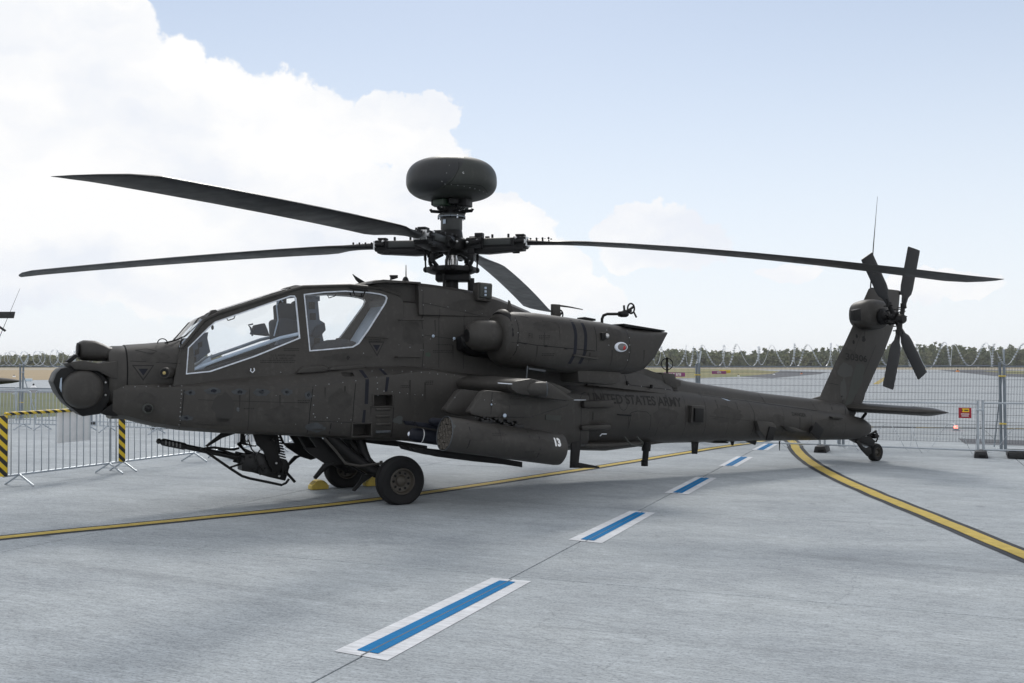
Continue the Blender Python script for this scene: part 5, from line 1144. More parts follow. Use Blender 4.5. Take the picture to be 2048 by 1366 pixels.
for idx, phi, ztip in TIPS:
    al = R(phi)-TH; d = Vector((math.cos(al), math.sin(al), 0)); sd_ = Vector((-d.y, d.x, 0))       # sd_ = leading edge side (turns anticlockwise)
    RB = 7.25; drop = hubz-ztip
    def BC(r): return Vector((mu_, 0, hubz))+d*r-Vector((0, 0, drop*(max(0, r-.9)/(RB-.9))**1.45))
    def BS(r, ch, th, tw, off=0.0):
        ring = []; c = BC(r); ca, sa = math.cos(R(tw)), math.sin(R(tw))
        for k in range(22):
            t = 2*math.pi*k/22; x = (1-math.cos(t))/2; y = th*2.7*math.sqrt(x)*(1-x)**.85*.5*(1 if t < math.pi else -.75)
            xx = (.27-x)*ch+off; ring.append(c+sd_*(xx*ca-y*sa)+Vector((0, 0, xx*sa+y*ca)))
        return ring
    st_ = []
    for r_, ch, th, off in ((1.16, .17, .10, 0), (1.40, .20, .085, 0), (1.62, .30, .07, -.0), (1.85, .48, .06, 0.0), (2.05, .53, .055, 0), (2.6, .53, .053, 0), (3.4, .53, .052, 0), (4.3, .53, .050, 0), (5.2, .53, .048, 0), (6.1, .53, .046, 0), (6.72, .53, .044, 0), (6.95, .44, .034, -.075), (7.12, .30, .020, -.20), (7.24, .15, .008, -.32), (7.30, .03, .002, -.42)):
        st_.append(BS(r_, ch, th, idx-9*(r_/7.3), off))
    bl = hp(B().rings(st_), 'main_rotor_blade', BLADE, None, 55)
    # bright erosion strip on the leading edge
    le = [BS(r_, .53, .052, idx-9*(r_/7.3)) for r_ in (3.2, 4.0, 5.0, 6.0, 6.7)]; b = B(); b.rings([[q+(q-BC(rr_)).normalized()*.0015 for q in [ring[1], ring[0], ring[21]]] for ring, rr_ in zip(le, (3.2, 4, 5, 6, 6.7))], False, False); hp(b, 'erosion_strip', mat('worn_leading_edge', (.10, .105, .11), .4, metal=.3, var=.5, scale=25), bl, 0)
    # pitch housing, strap pack, bolts
    M3 = Matrix((d, sd_, Vector((0, 0, 1)))).transposed()
    cc = lambda r, s_, z: Vector((mu_, 0, hubz))+d*r+sd_*s_+Vector((0, 0, z))
    b = B(); b.box(cc(.72, 0, -.0), (.52, .22, .13), M3, .02); b.box(cc(.38, 0, -.01), (.24, .32, .17), M3, .02); b.box(cc(1.06, 0, -.01), (.16, .22, .17), M3, .02); b.prism([cc(.30, -.11, -.06), cc(.30, -.11, -.14), cc(.55, -.11, -.155), cc(1.1, -.11, -.12), cc(1.1, -.11, -.06)], sd_*.22, .01); grip = hp(b, 'pitch_housing', DARK, bl)
    for s_ in (-1, 1):
        b = B(); b.box(cc(.72, s_*.113, .005), (.40, .016, .09), M3, .006); hp(b, 'housing_panel', mat('hub_grey_green', (.024, .027, .026), .55, var=.2, scale=20), bl)
        b = B(); b.tube(cc(.98, s_*.13, .0), cc(1.12, s_*.13, .0), .028, n=8); b.tube(cc(.30, s_*.16, -.02), cc(.50, s_*.17, .02), .034, n=8); hp(b, 'lead_lag_damper', DARK, bl)
    for fr, fs_, fz, fd in ((.43, -.02, .11, (.12, .10, .08)), (.62, 0, .10, (.03, .03, .06)), (.86, 0, .10, (.03, .03, .06)), (1.04, 0, .10, (.13, .12, .03)), (.30, .10, .09, (.10, .08, .06)), (.52, .09, .09, (.06, .05, .05)), (.34, -.12, -.13, (.10, .08, .09)), (.95, .10, -.12, (.10, .05, .05))):
        b = B(); b.box(cc(fr, fs_, fz), fd, M3, .006); hp(b, 'hub_fitting', DARK, bl)
    for fr in (.50, .97):
        b = B(); b.box(cc(fr, 0, 0), (.018, .235, .145), M3, .004); hp(b, 'clamp_band', GUNM, bl)
    for fr, fs_, fz in ((.44, .165, .03), (.44, -.165, .03), (1.0, .135, .05), (1.0, -.135, .05), (.30, .2, .0), (.30, -.2, .0)):
        b = B(); b.ball(cc(fr, fs_, fz), .022, 8); hp(b, 'bearing_cap', STEEL, bl)
    b = B()
    for k in range(4):
        for s_ in (-1, 1):
            r_ = 1.20+.09*k; b.lathe([(.014, .02), (.014, .046), (.008, .052)], cc(r_, s_*(.05+.012*k), 0), (0, 0, 1), 6)
    o_ = hp(b, 'blade_bolts', DARK, bl); o_['kind'] = 'stuff'; b = B(); b.tube(cc(1.12, -.13, 0), cc(1.12, .13, 0), .03, n=10); b.box(cc(1.15, 0, 0), (.02, .20, .13), M3); hp(b, 'blade_pin', STEEL, bl)
    # pitch link and scissors
    b = B(); p0, p1 = cc(.37, .12, hubz*0-.07), cc(.37, .06, mz(540)-hubz); b.tube(p0, p1, .014, n=8); b.tube(p0.lerp(p1, .3), p0.lerp(p1, .55), .022, n=8); b.ball(p0, .035, 10); b.ball(p1, .032, 10); hp(b, 'pitch_link', DARK, mst)
    b = B(); b.path([cc(.16, -.1, -.13), cc(.34, -.16, -.20), cc(.36, -.15, -.26), cc(.30, -.10, mz(540)-hubz+.03)], .030, 8); b.box(cc(.34, -.15, -.21), (.09, .07, .08), M3, .01); hp(b, 'drive_scissor', DARK, mst)
    for k in range(9):
        b = B(); c = cc(.22+.10*rh.random()*3, rh.uniform(-.15, .15), rh.uniform(-.1, .12)); b.lathe([(.02, 0), (.024, .02), (.012, .045)], c, (rh.gauss(0, 1), rh.gauss(0, 1), rh.gauss(0, 1)+.5), 8); hp(b, 'hub_bolt', STEEL if k % 4 == 0 else DARK, hub)
# mast-head drum, flange, equipment, radar dome
b = B(); b.lathe([(.150, mz(462)), (.158, mz(459)), (.158, mz(438)), (.165, mz(437)), (.2, mz(436)), (.2, mz(431)), (.185, mz(429)), (.16, mz(427))], (mu_, 0, 0), (0, 0, 1), 32); drum = hp(b, 'mast_drum', mat('drum_grey_green', (.030, .033, .033), .5, var=.15, scale=10), mst)
b = B(); b.lathe([(.201, mz(436)), (.205, mz(435)), (.203, mz(433.5))], (mu_, 0, 0), (0, 0, 1), 32, False); hp(b, 'drum_band', GALVD, mst)
c = Vector((mu_-.155, -.06, mz(446))); b = B(); b.box(c+Vector((-.0, -.02, 0)), (.006, .05, .06), Matrix.Rotation(R(20), 3, 'Z')); hp(b, 'data_plate', PALE, mst)
for k in range(12):
    a = k*math.pi/6; b = B(); b.lathe([(.012, 0), (.012, .05)], (mu_+.192*math.cos(a), .192*math.sin(a), mz(439)), (0, 0, 1), 8); hp(b, 'flange_bolt', SEAL if k % 3 == 0 else DARK, mst)
b = B(); b.lathe([(.12, mz(430)), (.11, mz(412)), (.13, mz(400))], (mu_, 0, 0), (0, 0, 1), 20); neck = hp(b, 'radar_neck', DARK, mst)
GRN = mat('radar_box_green', (.010, .028, .014), .5, var=.2, scale=12)
for k, (a, w, h_, m_) in enumerate(((200, .22, .09, GRN), (250, .14, .08, DARK), (310, .24, .13, DARK), (20, .16, .10, GRN), (80, .2, .1, DARK), (140, .2, .08, DARK))):
    b = B(); c = Vector((mu_+.20*math.cos(R(a)), .20*math.sin(R(a)), mz(409)+.01*(k % 3))); b.box(c, (.17, w, h_), Matrix.Rotation(R(a), 3, 'Z'), .012); hp(b, 'radar_electronics', m_, neck)
for k in range(6):
    a = k*60+25; b = B(); b.path([(mu_+.12*math.cos(R(a)), .12*math.sin(R(a)), mz(424)), (mu_+.30*math.cos(R(a)), .30*math.sin(R(a)), mz(422)), (mu_+.31*math.cos(R(a)), .31*math.sin(R(a)), mz(418))], .024, 8); hp(b, 'strut_foot', DARK, neck)
for k in range(7):
    a = R(k*51+190); b = B(); b.path([(mu_+.16*math.cos(a), .16*math.sin(a), mz(424)), (mu_+.22*math.cos(a+.2), .22*math.sin(a+.2), mz(412)), (mu_+.14*math.cos(a+.4), .14*math.sin(a+.4), mz(400))], .008, 6); hp(b, 'radar_cable', STEEL if k % 3 == 0 else DARK, neck)
RD = .665; zc = mz(364); prof = []
for k in range(33):
    t = -math.pi/2+math.pi*k/32; c_, s_ = math.cos(t), math.sin(t); e = .80
    prof.append((RD*abs(c_)**.56 if k not in (0, 32) else .001, (zc+math.copysign(abs(s_)**.84, s_)*((mz(319)-zc) if s_ > 0 else (zc-mz(401))))))
b = B(); b.lathe(prof, (mu_, 0, 0), (0, 0, 1), 56, False); dome = hp(b, 'radar_dome', hull_paint('dome_charcoal', (.024, .0255, .027), .42), None, 60)
# the aft half of the radome is a second, greener shell
bm = bmesh.new(); bm.from_mesh(dome.data); pc = S(888, 360, -.5); pn = Vector((1, .10, -.72)).normalized(); pc = Vector((pc.x, 0, pc.z))
bmesh.ops.bisect_plane(bm, geom=bm.verts[:]+bm.edges[:]+bm.faces[:], plane_co=pc, plane_no=pn)
shell = bm.copy(); bmesh.ops.delete(bm, geom=[f for f in bm.faces if (f.calc_center_median()-pc).dot(pn) > 0], context='FACES'); bmesh.ops.delete(shell, geom=[f for f in shell.faces if (f.calc_center_median()-pc).dot(pn) <= 0], context='FACES')
bm.to_mesh(dome.data); me = bpy.data.meshes.new('radome_shell'); shell.to_mesh(me); bm.free(); shell.free()
dome.data.polygons.foreach_set('use_smooth', [True]*len(dome.data.polygons)); shell_o = link('radome_shell', me, hull_paint('dome_grey_green', (.034, .0375, .034), .5), dome, 60)
# ================================================================== surface details: everything is laid on the real skin
def bvh_of(objs):
    bm = bmesh.new()
    for o in objs:
        t = bmesh.new(); t.from_mesh(o.data); me = bpy.data.meshes.new('t'); t.to_mesh(me); t.free(); bm.from_mesh(me); bpy.data.meshes.remove(me)
    tree = BVHTree.FromBMesh(bm); bm.free(); return tree
nose_f = next(o for o in H.children if o.name.startswith('nose_fairing')); side_f = next(o for o in H.children if o.name.startswith('canopy_side_frame'))
nacs = [o for o in H.children if o.name.startswith('engine_nacelle')]; port_nac = min(nacs, key=lambda o: o.data.vertices[0].co.y)
pods = [o for o in H.children if o.name.startswith('rocket_pod')]; port_pod = min(pods, key=lambda o: o.data.vertices[0].co.y)
SKIN = bvh_of([lower, nose_f, side_f, centre, fair, boom, spine, aft, fin, dome, shell_o, port_nac, port_pod]+[o for o in H.children if o.name.startswith('weapon_pylon') or o.name.startswith('tail_gearbox')])
def hit(u, z, off):
    p, n, i, d = SKIN.ray_cast(Vector((u, -4, z)), Vector((0, 1, 0)), 8)
    if p is None: return None
    return p+Vector((0, -off, 0))
def drape(bm, step, off):
    """bm is drawn in (u, z) as x, y; cut into fine cells and laid on the port skin"""
    xs = [v.co.x for v in bm.verts]; ys = [v.co.y for v in bm.verts]
    for ax, lo, hi in ((0, min(xs), max(xs)), (1, min(ys), max(ys))):
        k = math.ceil(lo/step)
        while k*step < hi:
            co_ = [0, 0, 0]; no = [0, 0, 0]; co_[ax] = k*step; no[ax] = 1
            bmesh.ops.bisect_plane(bm, geom=bm.verts[:]+bm.edges[:]+bm.faces[:], plane_co=co_, plane_no=no); k += 1
    bad = []
    for v in bm.verts:
        h = hit(v.co.x, v.co.y, off)
        if h is None: bad.append(v)
        else: v.co = h
    if bad: bmesh.ops.delete(bm, geom=bad, context='VERTS')
    big = [f for f in bm.faces if max(v.co.y for v in f.verts)-min(v.co.y for v in f.verts) > .12]
    if big: bmesh.ops.delete(bm, geom=big, context='FACES')
def drape_poly(pts, name, m, off=.003, step=.04, parent=None, thick=0):
    bm = bmesh.new(); bm.faces.new([bm.verts.new((p[0], p[1], 0)) for p in pts]); bmesh.ops.triangulate(bm, faces=bm.faces)
    drape(bm, step, off)
    bmesh.ops.recalc_face_normals(bm, faces=bm.faces)
    if thick:
        g = bmesh.ops.extrude_face_region(bm, geom=bm.faces[:])
        for e in g['geom']:
            if isinstance(e, bmesh.types.BMVert): e.co.y += thick
        bmesh.ops.recalc_face_normals(bm, faces=bm.faces)
    me = bpy.data.meshes.new(name); bm.to_mesh(me); bm.free(); return link(name, me, m, parent or H, 30)
def uz(px, py, v): p = S(px, py, v); return (p.x, p.z)
def line_poly(a, b, w):
    a, b = Vector(a), Vector(b); d = (b-a).normalized(); n = Vector((-d.y, d.x))*w/2; return [a-n, b-n, b+n, a+n]
def seam(pts, v, w=.010, m=None, name='panel_seam'):
    P = [uz(x, y, v) for x, y in pts]; bm = bmesh.new()
    for a, b in zip(P, P[1:]): bm.faces.new([bm.verts.new((q[0], q[1], 0)) for q in line_poly(a, b, w)])
    drape(bm, .05, .0022); me = bpy.data.meshes.new(name); bm.to_mesh(me); bm.free(); return link(name, me, m or MATS['black_fittings'], H, 0)
def patch(pts, v, name, m, off=.003, thick=0): return drape_poly([uz(x, y, v) for x, y in pts], name, m, off, .04, None, thick)
def lettering(s, px, py, v, size, m=MARK, sx=1.0, bold=.0, slope=0.0, spacing=1.0, off=.0035):
    me = text_mesh(s, size, 'lettering', spacing, bold); bm = bmesh.new(); bm.from_mesh(me); bpy.data.meshes.remove(me); u, z = uz(px, py, v)
    for q in bm.verts: x_, y_ = q.co.x*sx, q.co.y; q.co = Vector((u+x_, z+y_+slope*x_, 0))
    drape(bm, .035, off); me = bpy.data.meshes.new('lettering'); bm.to_mesh(me); bm.free(); me.materials.clear(); return link('lettering', me, m, H, 0)
def ell(px, py, rx, ry, n=20): return [(px+rx*math.cos(2*math.pi*k/n), py+ry*math.sin(2*math.pi*k/n)) for k in range(n)]
# lettering
def lettering_fit(txt, x0, y0, x1, y1, v, size, m=MARK, bold=.0):
    me = text_mesh(txt, size, 'lettering', 1.0, bold); xs_ = [q.co.x for q in me.vertices]; a, c = Vector(uz(x0, y0, v)), Vector(uz(x1, y1, v)); k = (c.x-a.x)/(max(xs_)-min(xs_)); bm = bmesh.new(); bm.from_mesh(me); bpy.data.meshes.remove(me)
    for q in bm.verts: t = (q.co.x-min(xs_))/(max(xs_)-min(xs_)); q.co = Vector((a.x+(c.x-a.x)*t, a.y+(c.y-a.y)*t+q.co.y, 0))
    drape(bm, .035, .0035); me = bpy.data.meshes.new('lettering'); bm.to_mesh(me); bm.free(); me.materials.clear(); return link('lettering', me, m, H, 0)
lettering_fit('UNITED STATES ARMY', 1176, 796, 1371, 806, -.56, .20, bold=.005)
lettering_fit('30306', 1696, 713, 1738, 719, -.10, .165, bold=.004)
lettering_fit('DANGER', 1585, 828, 1614, 831, -.40, .085, bold=.002)
lettering('U. S. ARMY AH-64E', 567, 711, -.52, .038, sx=1.0); lettering('U. S. A. SERIAL NO.', 563, 717, -.52, .038)
lettering('F1', 1062, 672, -1.40, .10, sx=.8)
lettering_fit('13', 1111, 885, 1123, 886, -2.35, .13, WHITE, bold=.008)
# rescue triangles (outlined) and diamond
def tri(px, py, v, w, h_):
    patch([(px-w, py-h_*.5), (px+w, py-h_*.5), (px, py+h_*.5)], v, 'rescue_triangle', mat('triangle_edge', (.024, .023, .023), .6, spec=.2), .0025); patch([(px-w*.82, py-h_*.43), (px+w*.82, py-h_*.43), (px, py+h_*.36)], v, 'triangle_field', HULL, .0033); patch([(px-w*.45, py-h_*.27), (px+w*.45, py-h_*.27), (px, py+h_*.16)], v, 'triangle_core', NAVY, .0042)
tri(287, 746, -.45, 22, 32); tri(754, 698, -.52, 16, 30)
seam([(273, 700), (305, 708), (315, 702), (297, 697), (273, 700)], -.4, .008, MARK, 'diamond_outline')
# seams
seam([(370, 773), (366, 815), (362, 858)], -.66, .012); seam([(626, 773), (620, 820), (616, 868)], -.8, .009); seam([(712, 760), (708, 800), (705, 843)], -.81, .009)
seam([(788, 790), (784, 880)], -.82, .010); seam([(620, 842), (705, 845), (742, 848)], -.8, .007); seam([(662, 846), (660, 868)], -.8, .012); seam([(262, 722), (300, 724), (358, 727)], -.45, .006)
seam([(848, 566), (846, 606), (846, 700), (842, 735)], -.52, .008); seam([(846, 606), (900, 618), (1000, 640)], -.5, .007); seam([(1258, 655), (1262, 700), (1256, 742)], -1.4, .008); seam([(1036, 684), (1070, 690), (1190, 702)], -1.4, .010); seam([(1193, 645), (1193, 702)], -1.4, .009); seam([(1036, 624), (1038, 660), (1034, 700), (1026, 724)], -1.38, .010)
seam([(1415, 785), (1413, 870)], -.5, .007); seam([(1505, 800), (1511, 830), (1508, 880)], -.45, .009); seam([(1373, 790), (1371, 880)], -.5, .006); seam([(1525, 784), (1531, 806)], -.28, .014); seam([(1628, 797), (1634, 820)], -.28, .010); seam([(1540, 808), (1640, 822)], -.36, .012); seam([(1400, 789), (1540, 808)], -.36, .008); seam([(1570, 815), (1567, 875)], -.42, .006); seam([(1690, 845), (1688, 880)], -.35, .007)
seam([(1247, 735), (1250, 762), (1258, 770), (1365, 782)], -.40, .012)
seam([(1158, 880), (1160, 815), (1158, 795), (1165, 787), (1175, 785)], -.6, .010); seam([(1258, 850), (1256, 835), (1262, 825), (1275, 822), (1295, 824), (1303, 832), (1303, 860)], -.55, .008)
seam([(1755, 690), (1738, 730), (1722, 770), (1705, 815)], -.08, .008); seam([(1725, 665), (1712, 700), (1704, 725)], -.08, .005); seam([(1659, 765), (1680, 770)], -.1, .007); seam([(1659, 803), (1657, 820)], -.15, .024); seam([(1690, 800), (1680, 828)], -.12, .018)
# dome: seam between the halves and rivet row
seam([(916, 318), (912, 340), (902, 362), (888, 378), (858, 398)], -.55, .009); seam([(896, 369), (930, 370), (960, 373), (985, 384)], -.55, .007)
lettering('G', 920, 348, -.55, .035, WHITE)
# bands
for x in (722, 727): pass
patch([(728, 740), (735, 740), (738, 760), (736, 808), (729, 808), (731, 760)], -.815, 'dark_band', NAVY); patch([(727, 820), (732, 820), (730, 846), (724, 846)], -.82, 'dark_band', NAVY); patch([(768, 737), (774, 737), (778, 755), (774, 783), (769, 783), (772, 755)], -.81, 'dark_band', NAVY)
for x0, x1 in ((1148, 1154), (1168, 1174)): patch([(x0, 634), (x1, 635), (x1+1, 670), (x1-1, 705), (x1-8, 728), (x0-8, 727), (x0-1, 705), (x0+1, 670)], -1.4, 'dark_band', NAVY)
# touch-up and worn paint
rs_ = random.Random(21)
def blot(px, py, rx, ry, v, m, name, n=18):
    patch([(px+rx*rs_.uniform(.72, 1.15)*math.cos(2*math.pi*k/n), py+ry*rs_.uniform(.72, 1.15)*math.sin(2*math.pi*k/n)) for k in range(n)], v, name, m, .0024)
WORN = mat('thin_touch_up', (.056, .061, .066), .55, var=.25, scale=22, spec=.25)
for x, y, rx, ry in ((385, 786, 11, 6), (430, 782, 17, 7), (480, 784, 16, 7), (523, 784, 17, 8), (573, 784, 12, 7), (615, 790, 8, 8), (377, 837, 14, 6)):
    blot(x, y, rx, ry, -.76, WORN, 'paint_touch_up'); blot(x, y, rx*.36, ry*.5, -.76, NAVY, 'latch')
blot(477, 819, 3, 5, -.77, SCUFF, 'paint_touch_up'); blot(856, 709, 6, 5, -.54, mat('green_touch_up', (.026, .048, .031), .6), 'paint_touch_up')
blot(449, 817, 22, 32, -.77, mat('faint_dark_patch', (.0355, .0338, .0315), .5, spec=.3, var=.1), 'repaint_patch'); blot(632, 855, 20, 10, -.8, WORN, 'repaint_patch'); blot(800, 840, 14, 8, -.82, mat('greenish_wear', (.056, .062, .060), .55, var=.2), 'repaint_patch')
patch([(1717, 727), (1730, 728), (1734, 735), (1729, 765), (1716, 790), (1708, 800), (1702, 825), (1688, 825), (1690, 812), (1698, 795), (1706, 765), (1712, 740)], -.1, 'fin_repaint', DGREEN, .003); blot(1694, 742, 14, 16, -.1, mat('fin_wear', (.050, .051, .048), .6, var=.15), 'repaint_patch'); blot(1690, 780, 7, 24, -.1, mat('fin_wear', (.050, .051, .048), .6, var=.15), 'repaint_patch')
patch([(1448, 796), (1455, 798), (1466, 802), (1458, 801)], -.4, 'bright_scratch', PALE)
for x, y in ((1720, 590), (1718, 672), (1712, 684)): blot(x, y+0, 2.2, 4, -.1, DARK, 'drain_hole')
blot(1688, 793, 2.5, 2, -.12, DARK, 'drain_hole'); blot(1717, 714, 1.8, 2, -.12, DARK, 'drain_hole'); blot(1733, 678, 3.5, 7, -.12, DARK, 'oil_stain')
# stencil blocks too fine to read: short dark dashes in rows
def stencil(px, py, w, rows, v):
    bm = bmesh.new(); u, z = uz(px, py, v); sc = (uz(px+1, py, v)[0]-u)
    for r_ in range(rows):
        x = 0
        while x < w:
            l_ = rs_.uniform(1.2, 3.5); a = [(u+x*sc, z-r_*.022), (u+(x+l_)*sc, z-r_*.022), (u+(x+l_)*sc, z-r_*.022+.010), (u+x*sc, z-r_*.022+.010)]; bm.faces.new([bm.verts.new((*q, 0)) for q in a]); x += l_+rs_.uniform(.8, 1.6)
    drape(bm, .05, .003); me = bpy.data.meshes.new('stencil_block'); bm.to_mesh(me); bm.free(); link('stencil_block', me, MARK, H, 0)
for a in ((568, 698, 30, 2, -.52), (520, 722, 70, 2, -.52), (1078, 672, 20, 3, -1.4), (1085, 708, 22, 2, -1.4), (800, 772, 18, 2, -.8), (850, 763, 14, 3, -.8), (866, 702, 40, 2, -.54), (595, 802, 22, 2, -.78), (488, 818, 20, 1, -.77), (740, 680, 22, 2, -.52), (925, 585, 18, 1, -.45), (873, 690, 28, 1, -.54)): stencil(*a)
# fasteners: bright screw heads in rows, one part
fb = bmesh.new()
def screw(px, py, v, r=.0085):
    u, z = uz(px, py, v); h = hit(u, z, .001)
    if h is None: return
    vs_ = [fb.verts.new(h+Vector((r*math.cos(2*math.pi*k/7), 0, r*math.sin(2*math.pi*k/7)))) for k in range(7)]; c_ = fb.verts.new(h+Vector((0, -.005, 0)))
    for k in range(7): fb.faces.new((vs_[k], vs_[(k+1) % 7], c_))
rowsf = [((632, 771), (712, 762), 4, -.8), ((628, 792), (626, 828), 3, -.8), ((630, 834), (702, 839), 4, -.8), ((752, 743), (756, 790), 5, -.81), ((768, 782), (890, 795), 9, -.81), ((763, 740), (895, 750), 9, -.6), ((862, 678), (906, 681), 2, -.54), ((860, 608), (1000, 634), 5, -.5), ((560, 745), (560, 745), 1, -.53), ((728, 706), (728, 706), 1, -.53), ((250, 775), (360, 772), 6, -.5), ((364, 780), (361, 850), 9, -.66), ((1036, 640), (1038, 690), 3, -1.4), ((1060, 845), (1130, 863), 4, -2.3), ((1218, 660), (1218, 690), 3, -1.4), ((1262, 660), (1258, 720), 5, -1.4), ((1660, 822), (1685, 828), 2, -.3), ((1254, 770), (1360, 781), 5, -.4), ((895, 366), (985, 383), 9, -.6), ((900, 330), (890, 360), 3, -.6), ((992, 808), (1010, 831), 2, -2.2), ((846, 580), (846, 730), 6, -.52), ((800, 690), (842, 700), 3, -.54)]
for a, b, n, v in rowsf:
    for k in range(n):
        t = k/max(1, n-1); screw(a[0]+(b[0]-a[0])*t+rs_.uniform(-.8, .8), a[1]+(b[1]-a[1])*t+rs_.uniform(-.5, .5), v, .0085 if rs_.random() < .7 else .006)
for _ in range(4): screw(rs_.uniform(380, 700), rs_.uniform(790, 860), -.78, .005)
me = bpy.data.meshes.new('fasteners'); fb.to_mesh(me); fb.free(); fo = link('fasteners', me, mat('screw_heads', (.26, .265, .27), .38, metal=.5, var=.3, scale=60), H, 0); fo['kind'] = 'stuff'
# rivet lines beside the seams: tiny heads, one part
rv = bmesh.new()
def rivets(pts, v, pitch=.055, off=(0, 0)):
    P = [Vector(uz(x, y, v))+Vector(off) for x, y in pts]
    for p, q in zip(P, P[1:]):
        n_ = max(1, int((q-p).length/pitch))
        for k in range(n_):
            c_ = p.lerp(q, (k+.5)/n_); h = hit(c_.x, c_.y, .0005)
            if h is None: continue
            r_ = .0042; vs_ = [rv.verts.new(h+Vector((r_*math.cos(a_*1.0472), 0, r_*math.sin(a_*1.0472)))) for a_ in range(6)]; t_ = rv.verts.new(h+Vector((0, -.0035, 0)))
            for a_ in range(6): rv.faces.new((vs_[a_], vs_[(a_+1) % 6], t_))
for pts, v in (([(366, 775), (361, 857)], -.66), ([(630, 774), (622, 866)], -.8), ([(716, 762), (708, 843)], -.81), ([(792, 790), (789, 880)], -.82), ([(620, 838), (705, 841)], -.8), ([(400, 862), (620, 868)], -.72), ([(852, 612), (852, 730)], -.54), ([(850, 602), (1000, 634)], -.5), ([(880, 640), (990, 660)], -.54), ([(860, 720), (960, 735)], -.55), ([(1042, 630), (1040, 700)], -1.39), ([(1040, 680), (1190, 698)], -1.4), ([(1197, 648), (1197, 730)], -1.4), ([(1252, 660), (1252, 742)], -1.4), ([(1268, 662), (1312, 668)], -1.4), ([(1418, 790), (1416, 870)], -.5), ([(1376, 795), (1374, 870)], -.5), ([(1502, 808), (1504, 876)], -.45), ([(1573, 818), (1570, 875)], -.42), ([(1370, 787), (1530, 809), (1650, 825)], -.36), ([(1420, 850), (1500, 856)], -.5), ([(1700, 690), (1675, 745)], -.1), ([(1748, 690), (1718, 770)], -.1), ([(1680, 735), (1740, 742)], -.1), ([(264, 705), (264, 765)], -.44), ([(268, 700), (360, 690)], -.36), ([(300, 850), (360, 861)], -.5), ([(604, 600), (612, 720)], -.5), ([(604, 705), (720, 706)], -.53), ([(440, 750), (600, 740)], -.54), ([(990, 652), (990, 700)], -.54), ([(1265, 830), (1265, 856)], -.55), ([(1300, 800), (1300, 870)], -.56), ([(1335, 800), (1335, 870)], -.54)):
    rivets(pts, v)
me = bpy.data.meshes.new('rivets'); rv.to_mesh(me); rv.free(); ro = link('rivets', me, mat('rivet_heads', (.05, .049, .048), .45, var=.5, scale=40), H, 0); ro['kind'] = 'stuff'
# runs and streaks of old oil, worn edges
STREAK = mat('oil_streak', (.022, .020, .018), .4, spec=.3, var=.3, scale=30); FADE = mat('sun_faded_paint', (.047, .0445, .0415), .58, var=.25, scale=9, spec=.2)
def streak(px, py, ln_, w_, v, m=STREAK, sl=0.0):
    patch([(px-w_, py), (px+w_, py), (px+w_*.5+sl*.6, py+ln_*.6), (px+w_*.1+sl, py+ln_), (px-w_*.2+sl, py+ln_), (px-w_*.7+sl*.5, py+ln_*.5)], v, 'oil_streak', m, .0018)
for a_ in ((480, 790, 26, 2.0, -.76), (560, 790, 34, 1.6, -.78), (650, 775, 22, 1.5, -.8), (690, 772, 40, 1.8, -.81), (742, 812, 18, 2, -.82), (872, 640, 34, 1.6, -.54), (930, 650, 40, 2.0, -.54), (905, 690, 30, 1.6, -.54), (1075, 690, 34, 1.6, -1.4), (1120, 650, 30, 1.5, -1.4), (1180, 705, 24, 1.8, -1.4), (1225, 700, 36, 1.8, -1.4), (1290, 700, 26, 1.4, -1.4), (1340, 790, 40, 1.5, -.54), (1440, 800, 46, 1.6, -.5), (1480, 805, 36, 1.4, -.48), (1600, 835, 30, 1.4, -.4), (1660, 838, 26, 1.4, -.36), (1735, 640, 40, 1.8, -.12), (1020, 800, 22, 1.6, -2.18), (1000, 850, 34, 1.8, -2.32), (1060, 862, 40, 1.6, -2.33), (820, 760, 50, 1.6, -.82), (850, 765, 44, 1.4, -.82)): streak(*a_)
for a_ in ((830, 668, 22, 26), (935, 612, 38, 14), (1095, 652, 30, 12), (1230, 675, 18, 20), (1330, 835, 26, 24), (1460, 830, 34, 18), (1560, 845, 18, 16), (1660, 850, 20, 12), (680, 800, 24, 22), (570, 830, 40, 20), (430, 845, 40, 10), (300, 800, 22, 14), (315, 715, 30, 12), (1040, 805, 40, 8), (1070, 890, 40, 14), (960, 870, 40, 12), (700, 715, 50, 8), (1700, 710, 18, 14)):
    vv = {True: -.56}.get(a_[1] < 735 and a_[0] < 1000, -1.4 if a_[0] < 1300 and a_[1] < 740 else -.5 if a_[0] > 1290 and a_[0] < 1680 else -.1 if a_[0] >= 1680 else -2.3 if a_[0] > 930 and a_[1] > 790 else -.8)
    blot(a_[0], a_[1], a_[2], a_[3], vv, FADE, 'faded_patch', 26)
# raised hatches and round covers
for px, py, r_, v in ((1250, 806, 14, -.6), (1202, 785, 13, -.6)): seam(ell(px, py, r_*.66, r_*1.05)+[ell(px, py, r_*.66, r_*1.05)[0]], v, .007)
patch([(1186, 824), (1206, 824), (1206, 840), (1186, 840)], -.6, 'access_hatch', HULL, .010, .010); patch([(1262, 826), (1300, 828), (1302, 862), (1258, 858)], -.55, 'access_hatch', HULL, .006, .006)
patch([(1096, 830), (1130, 832), (1128, 842), (1096, 840)], -.8, 'access_hatch', DGREEN, .010, .010)
